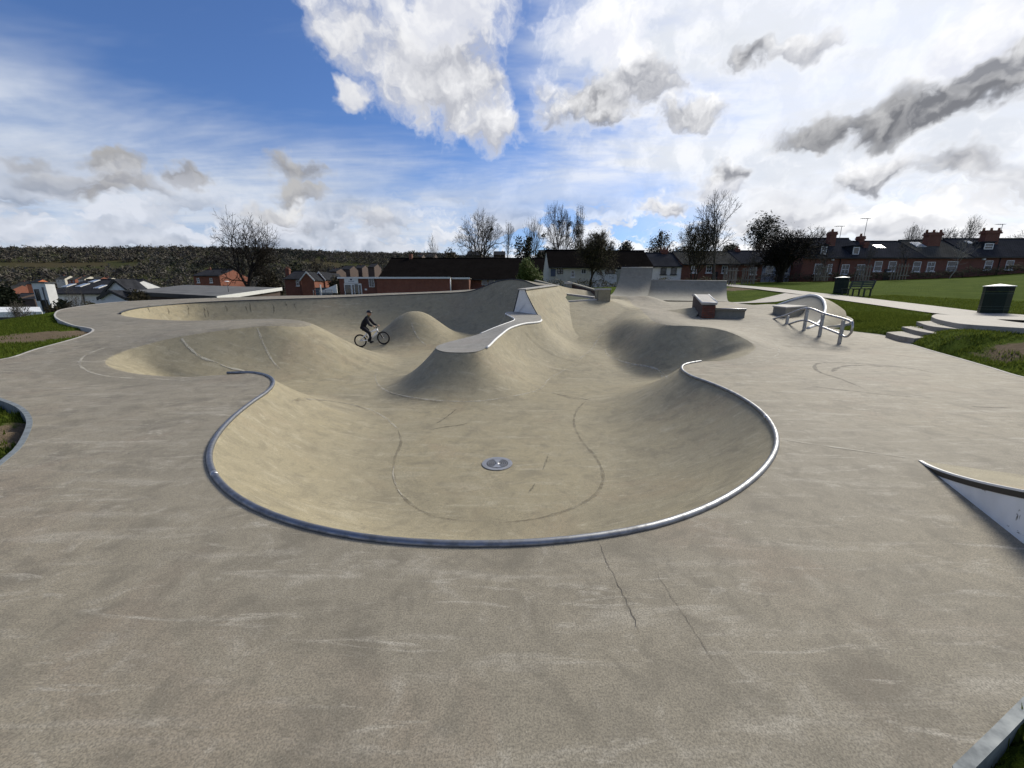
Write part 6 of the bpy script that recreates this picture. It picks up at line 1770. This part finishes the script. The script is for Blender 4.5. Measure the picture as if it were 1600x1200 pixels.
for s in (-1, 1):
    part('chain_stay', [bb+ey*.03*s, rear+ey*.06*s], .024, M_wframe, fr); part('seat_stay', [seat_j+ey*.02*s, rear+ey*.06*s], .022, M_wframe, fr)
    part('fork_leg', [head_b+ey*.05*s, front+ey*.055*s], .018, M_bblack)
part('fork_crown', [head_b-ey*.06, head_b+ey*.06], .022, M_bblack)
part('seat_post', [st_top, bp(.29, .44)], .014, M_bblack)
sd = MB().lathe([(.001, -.03), (.07, -.03), (.08, .0), (.06, .025), (.001, .03)], 12); sd.v = [(bp(.28, .46)+ex*v[0]*1.6+ey*v[1]*.9+ez*v[2])[:] for v in sd.v]; sd.build('saddle', M_bblack, bike)
stem_t = bp(.79, .50)
part('stem', [head_t, stem_t, bp(.83, .52)], .016, M_bblack)
hbL, hbR = bp(.80, .54)+ey*.30, bp(.80, .54)-ey*.30
part('handlebar', [hbL, bp(.83, .52)+ey*.1, bp(.83, .52)-ey*.1, hbR], .012, M_bblack)
for e_, d_ in ((hbL, ey), (hbR, -ey)): part('grip', [e_, e_-d_*.12], .018, M_bblack)
pedR, pedL = bb+ex*.10-ez*.13-ey*.12, bb-ex*.10+ez*.13+ey*.12
part('chainring', [bb-ey*.045, bb-ey*.055], .085, M_bblack)
for a_, b_ in ((pedR, -ey), (pedL, ey)):
    part('crank', [bb+b_*.07, a_-b_*.04], .011, M_bblack); MB().box(a_.x-.045, a_.x+.045, a_.y-.045, a_.y+.045, a_.z-.012, a_.z+.012).build('pedal', M_bblack, bike)

person = empty('person', tuple(O)); tag(person, 'child in dark clothes and black helmet riding the white bicycle', 'person')
M_cloth = plain('dark navy clothing', (.006, .006, .012), .9, var=.3, scale=20); M_skin = plain('skin', (.42, .25, .17), .6, var=.08); M_helm = plain('black helmet', (.008, .008, .009), .35)
M_hood = plain('dull yellow collar', (.16, .14, .05), .8)
hip = bp(.22, .62); chest = bp(.46, .93); neck = bp(.555, 1.03); head = bp(.60, 1.15)
def skin(name, joints, edges, mat, parent, sub=2):
    names = list(joints); me = bpy.data.meshes.new(name)
    me.from_pydata([tuple(joints[n][0]) for n in names], [(names.index(a), names.index(b)) for a, b in edges], [])
    o = bpy.data.objects.new(name, me); link(o, parent); me.materials.append(mat)
    m = o.modifiers.new('skin', 'SKIN'); m.use_smooth_shade = True
    for i, n in enumerate(names):
        r = joints[n][1]; me.skin_vertices[0].data[i].radius = r if hasattr(r, '__len__') else (r, r)
        me.skin_vertices[0].data[i].use_root = (i == 0)
    s_ = o.modifiers.new('sub', 'SUBSURF'); s_.levels = sub; s_.render_levels = sub
    return o
J = {'pelvis': (hip, (.15, .13)), 'waist': (hip.lerp(chest, .45), (.16, .14)), 'chest': (chest, (.165, .14)), 'neck': (neck, .055), 'headb': (head, .05)}
Eg = [('pelvis', 'waist'), ('waist', 'chest'), ('chest', 'neck'), ('neck', 'headb')]
for s, ped, tag_ in ((-1, pedR, 'r'), (1, pedL, 'l')):
    y = ey*s
    sh_ = chest.lerp(neck, .45)+y*.15
    hand = (hbR if s < 0 else hbL)+ez*.02-ex*.01
    elb = sh_.lerp(hand, .5)-ez*.10-ex*.03+y*.05
    J['sh'+tag_] = (sh_, .078); J['el'+tag_] = (elb, .06); J['wr'+tag_] = (hand.lerp(elb, .22), .032)
    Eg += [('chest', 'sh'+tag_), ('sh'+tag_, 'el'+tag_), ('el'+tag_, 'wr'+tag_)]
    hp_ = hip+y*.085-ez*.03; ank = ped+ez*.09-ex*.03-y*.03
    kn = hp_.lerp(ank, .5)+ex*.17+ez*.03; 
    J['hp'+tag_] = (hp_, .105); J['kn'+tag_] = (kn, .075); J['an'+tag_] = (ank, .042)
    Eg += [('pelvis', 'hp'+tag_), ('hp'+tag_, 'kn'+tag_), ('kn'+tag_, 'an'+tag_)]
    sh = MB().lathe([(.001, -.04), (.045, -.035), (.045, .01), (.03, .04), (.001, .045)], 10); sh.v = [(ped+ez*.05+ex*(.03+v[0]*2.4)+ey*v[1]+ez*v[2]*.9)[:] for v in sh.v]; sh.build('shoe', M_bblack, person)
    # hand closed on the grip
    hj = {'wrist': (hand.lerp(elb, .2), .028), 'palm': (hand+ez*.012-ex*.02, .03), 'knuckle': (hand+ez*.024+ex*.018, .03)}
    he = [('wrist', 'palm'), ('palm', 'knuckle')]
    for k in range(4):
        o_ = y*(-.03+.02*k); kk = hand+ez*.018+ex*.03+o_
        hj['f%da' % k] = (kk, .009); hj['f%db' % k] = (kk+ex*.012-ez*.025, .0085); hj['f%dc' % k] = (kk-ex*.014-ez*.04, .0075)
        he += [('knuckle', 'f%da' % k), ('f%da' % k, 'f%db' % k), ('f%db' % k, 'f%dc' % k)]
    hj['t0'] = (hand-ex*.02-y*.035-ez*.005, .010); hj['t1'] = (hand+ex*.012-y*.045-ez*.02, .009); he += [('palm', 't0'), ('t0', 't1')]
    skin('hand', hj, he, M_skin, person, 1)
skin('body', J, Eg, M_cloth, person)
# head
hd = MB(); prof = []
bm = bmesh.new(); bmesh.ops.create_uvsphere(bm, u_segments=20, v_segments=14, radius=1)
for v in bm.verts:
    x, y, z = v.co
    fx_ = .098*(1+.10*max(0, x)*(1 if z < .1 else .6)); v.co = Vector((x*fx_*(1-.22*max(0, -z)), y*.078*(1-.28*max(0, -z)), z*.118))
    if x > .85 and abs(y) < .25 and -.35 < z < .05: v.co.x += .02
me = bpy.data.meshes.new('head'); bm.to_mesh(me); bm.free(); me.materials.append(M_skin)
for p in me.polygons: p.use_smooth = True
ho = link(bpy.data.objects.new('head', me), person); ho.location = head+ex*.015; ho.rotation_euler = (0, R(-3), R(-22))
MB().tube([(.0, -.08, -.01), (.0, -.088, -.012)], .022, 8).build('ear', M_skin, ho); MB().tube([(.0, .08, -.01), (.0, .088, -.012)], .022, 8).build('ear', M_skin, ho)
for s in (-1, 1): MB().tube([(.088, .03*s, .012), (.094, .03*s, .012)], .009, 8).build('eye', M_black, ho)
MB().tube([(.094, -.02, -.055), (.097, 0, -.056), (.094, .02, -.055)], .005, 6).build('mouth', plain('lips', (.3, .12, .1), .6), ho)
hl = MB()
n_, m_ = 20, 8; vs = []
for i in range(m_+1):
    a = (math.pi/2)*(i/m_)
    for k in range(n_):
        w = 2*math.pi*k/n_; vs.append((math.cos(w)*math.cos(a)*.135*(1.08 if math.cos(w) > 0 else 1.0), math.sin(w)*math.cos(a)*.105, math.sin(a)*.105+.035))
fs = [(i*n_+k, i*n_+(k+1) % n_, (i+1)*n_+(k+1) % n_, (i+1)*n_+k) for i in range(m_) for k in range(n_)]
hl.add(vs, fs, True)
he_o = hl.build('helmet', M_helm, person); he_o.location = head+ez*.01+ex*.01; he_o.rotation_euler = (0, R(4), R(-22))
MB().hexa([(.12, -.06, .03), (.19, -.045, .045), (.19, .045, .045), (.12, .06, .03)], [(.12, -.06, .045), (.19, -.045, .055), (.19, .045, .055), (.12, .06, .045)]).build('peak', M_helm, he_o)
MB().tube([neck+ex*.02+ez*.02-ey*.05, neck+ex*.06+ez*.025, neck+ex*.02+ez*.02+ey*.05, neck-ex*.05+ez*.01], .03, 8, closed=True).build('collar', M_hood, person)

# ------------------------------------------------------------------ grass blades where the lawn is near
def blades(name, boxes, seed, h0=.05):
    rs = np.random.RandomState(seed); VS = []
    for (x0, x1, y0, y1, n, hh) in boxes:
        x = rs.uniform(x0, x1, n); y = rs.uniform(y0, y1, n)
        gi = np.clip(np.searchsorted(sx, x)-1, 0, len(sx)-2); gj = np.clip(np.searchsorted(sy, y)-1, 0, len(sy)-2)
        dl = dirt[gj, gi]
        keep_ = (~inside(outl, x, y)) & (dl < .28+.3*rs.rand(n))
        # keep off the paths and the landing
        for pth in PATHLINES:
            dd = np.full(n, 9.0)
            for i in range(len(pth)-1):
                a, b = pth[i], pth[i+1]; e = b-a; t = np.clip(((x-a[0])*e[0]+(y-a[1])*e[1])/(e@e), 0, 1); dd = np.minimum(dd, np.hypot(x-a[0]-t*e[0], y-a[1]-t*e[1]))
            keep_ &= dd > 1.15
        keep_ &= ~inside(LANDING, x, y)
        x, y = x[keep_], y[keep_]; k = len(x)
        # height of the ground sheet itself
        gi = np.clip(np.searchsorted(sx, x)-1, 0, len(sx)-2); gj = np.clip(np.searchsorted(sy, y)-1, 0, len(sy)-2)
        fx = (x-sx[gi])/(sx[gi+1]-sx[gi]); fy = (y-sy[gj])/(sy[gj+1]-sy[gj])
        z = (LZ[gj, gi]*(1-fx)+LZ[gj, gi+1]*fx)*(1-fy)+(LZ[gj+1, gi]*(1-fx)+LZ[gj+1, gi+1]*fx)*fy
        a = rs.uniform(0, 6.28, k); h = hh*rs.uniform(.5, 1.4, k); w = h*.16; ln = rs.uniform(.1, .9, k)*h
        b0 = np.stack([x-np.cos(a)*w, y-np.sin(a)*w, z-.01], -1); b1 = np.stack([x+np.cos(a)*w, y+np.sin(a)*w, z-.01], -1)
        tp = np.stack([x-np.sin(a)*ln+rs.normal(0, .01, k), y+np.cos(a)*ln, z+h], -1)
        VS.append(np.stack([b0, b1, tp], 1).reshape(-1, 3))
    V = np.concatenate(VS); F = np.arange(len(V)).reshape(-1, 3)
    o = np_mesh(name, V, F, M_blade, smooth=False); tag(o, kind='stuff'); return o
def blademat():
    t = NT('grass blades'); oi = t.node('ShaderNodeNewGeometry').outputs['Random Per Island']
    c = t.mix(oi, (.06, .085, .012), (.12, .15, .028)); t.n.remove(t.b)
    a = t.node('ShaderNodeBsdfDiffuse'); b = t.node('ShaderNodeBsdfTranslucent'); m = t.node('ShaderNodeMixShader'); m.inputs[0].default_value = .45
    for x in (a, b): t.put(x.inputs['Color'], c)
    t.l.new(a.outputs[0], m.inputs[1]); t.l.new(b.outputs[0], m.inputs[2]); t.l.new(m.outputs[0], t.n['Material Output'].inputs['Surface'])
    return t.m
M_blade = blademat()
PATHLINES = [np.array([(p.x, p.y) for p in [at(*q_) for q_ in PATH]+[Vector((17, 11, 0)), Vector((19, 6, 0))]]), np.array([(p.x, p.y) for p in (at(1128, 473, 26.8), at(1180, 472.5, 26.2), at(1215, 467, 28.2), at(1248, 460.5, 30))])]
LANDING = [(p.x, p.y) for p in poly]
blades('lawn_grass', [(1.2, 3.2, -.2, 1.6, 9000, .07), (-11, -4.5, 2.5, 7.5, 26000, .07), (-22, -11, 8, 18, 70000, .06), (9.5, 18, 6, 19, 110000, .06), (13, 26, 15, 27, 70000, .06)], 4)
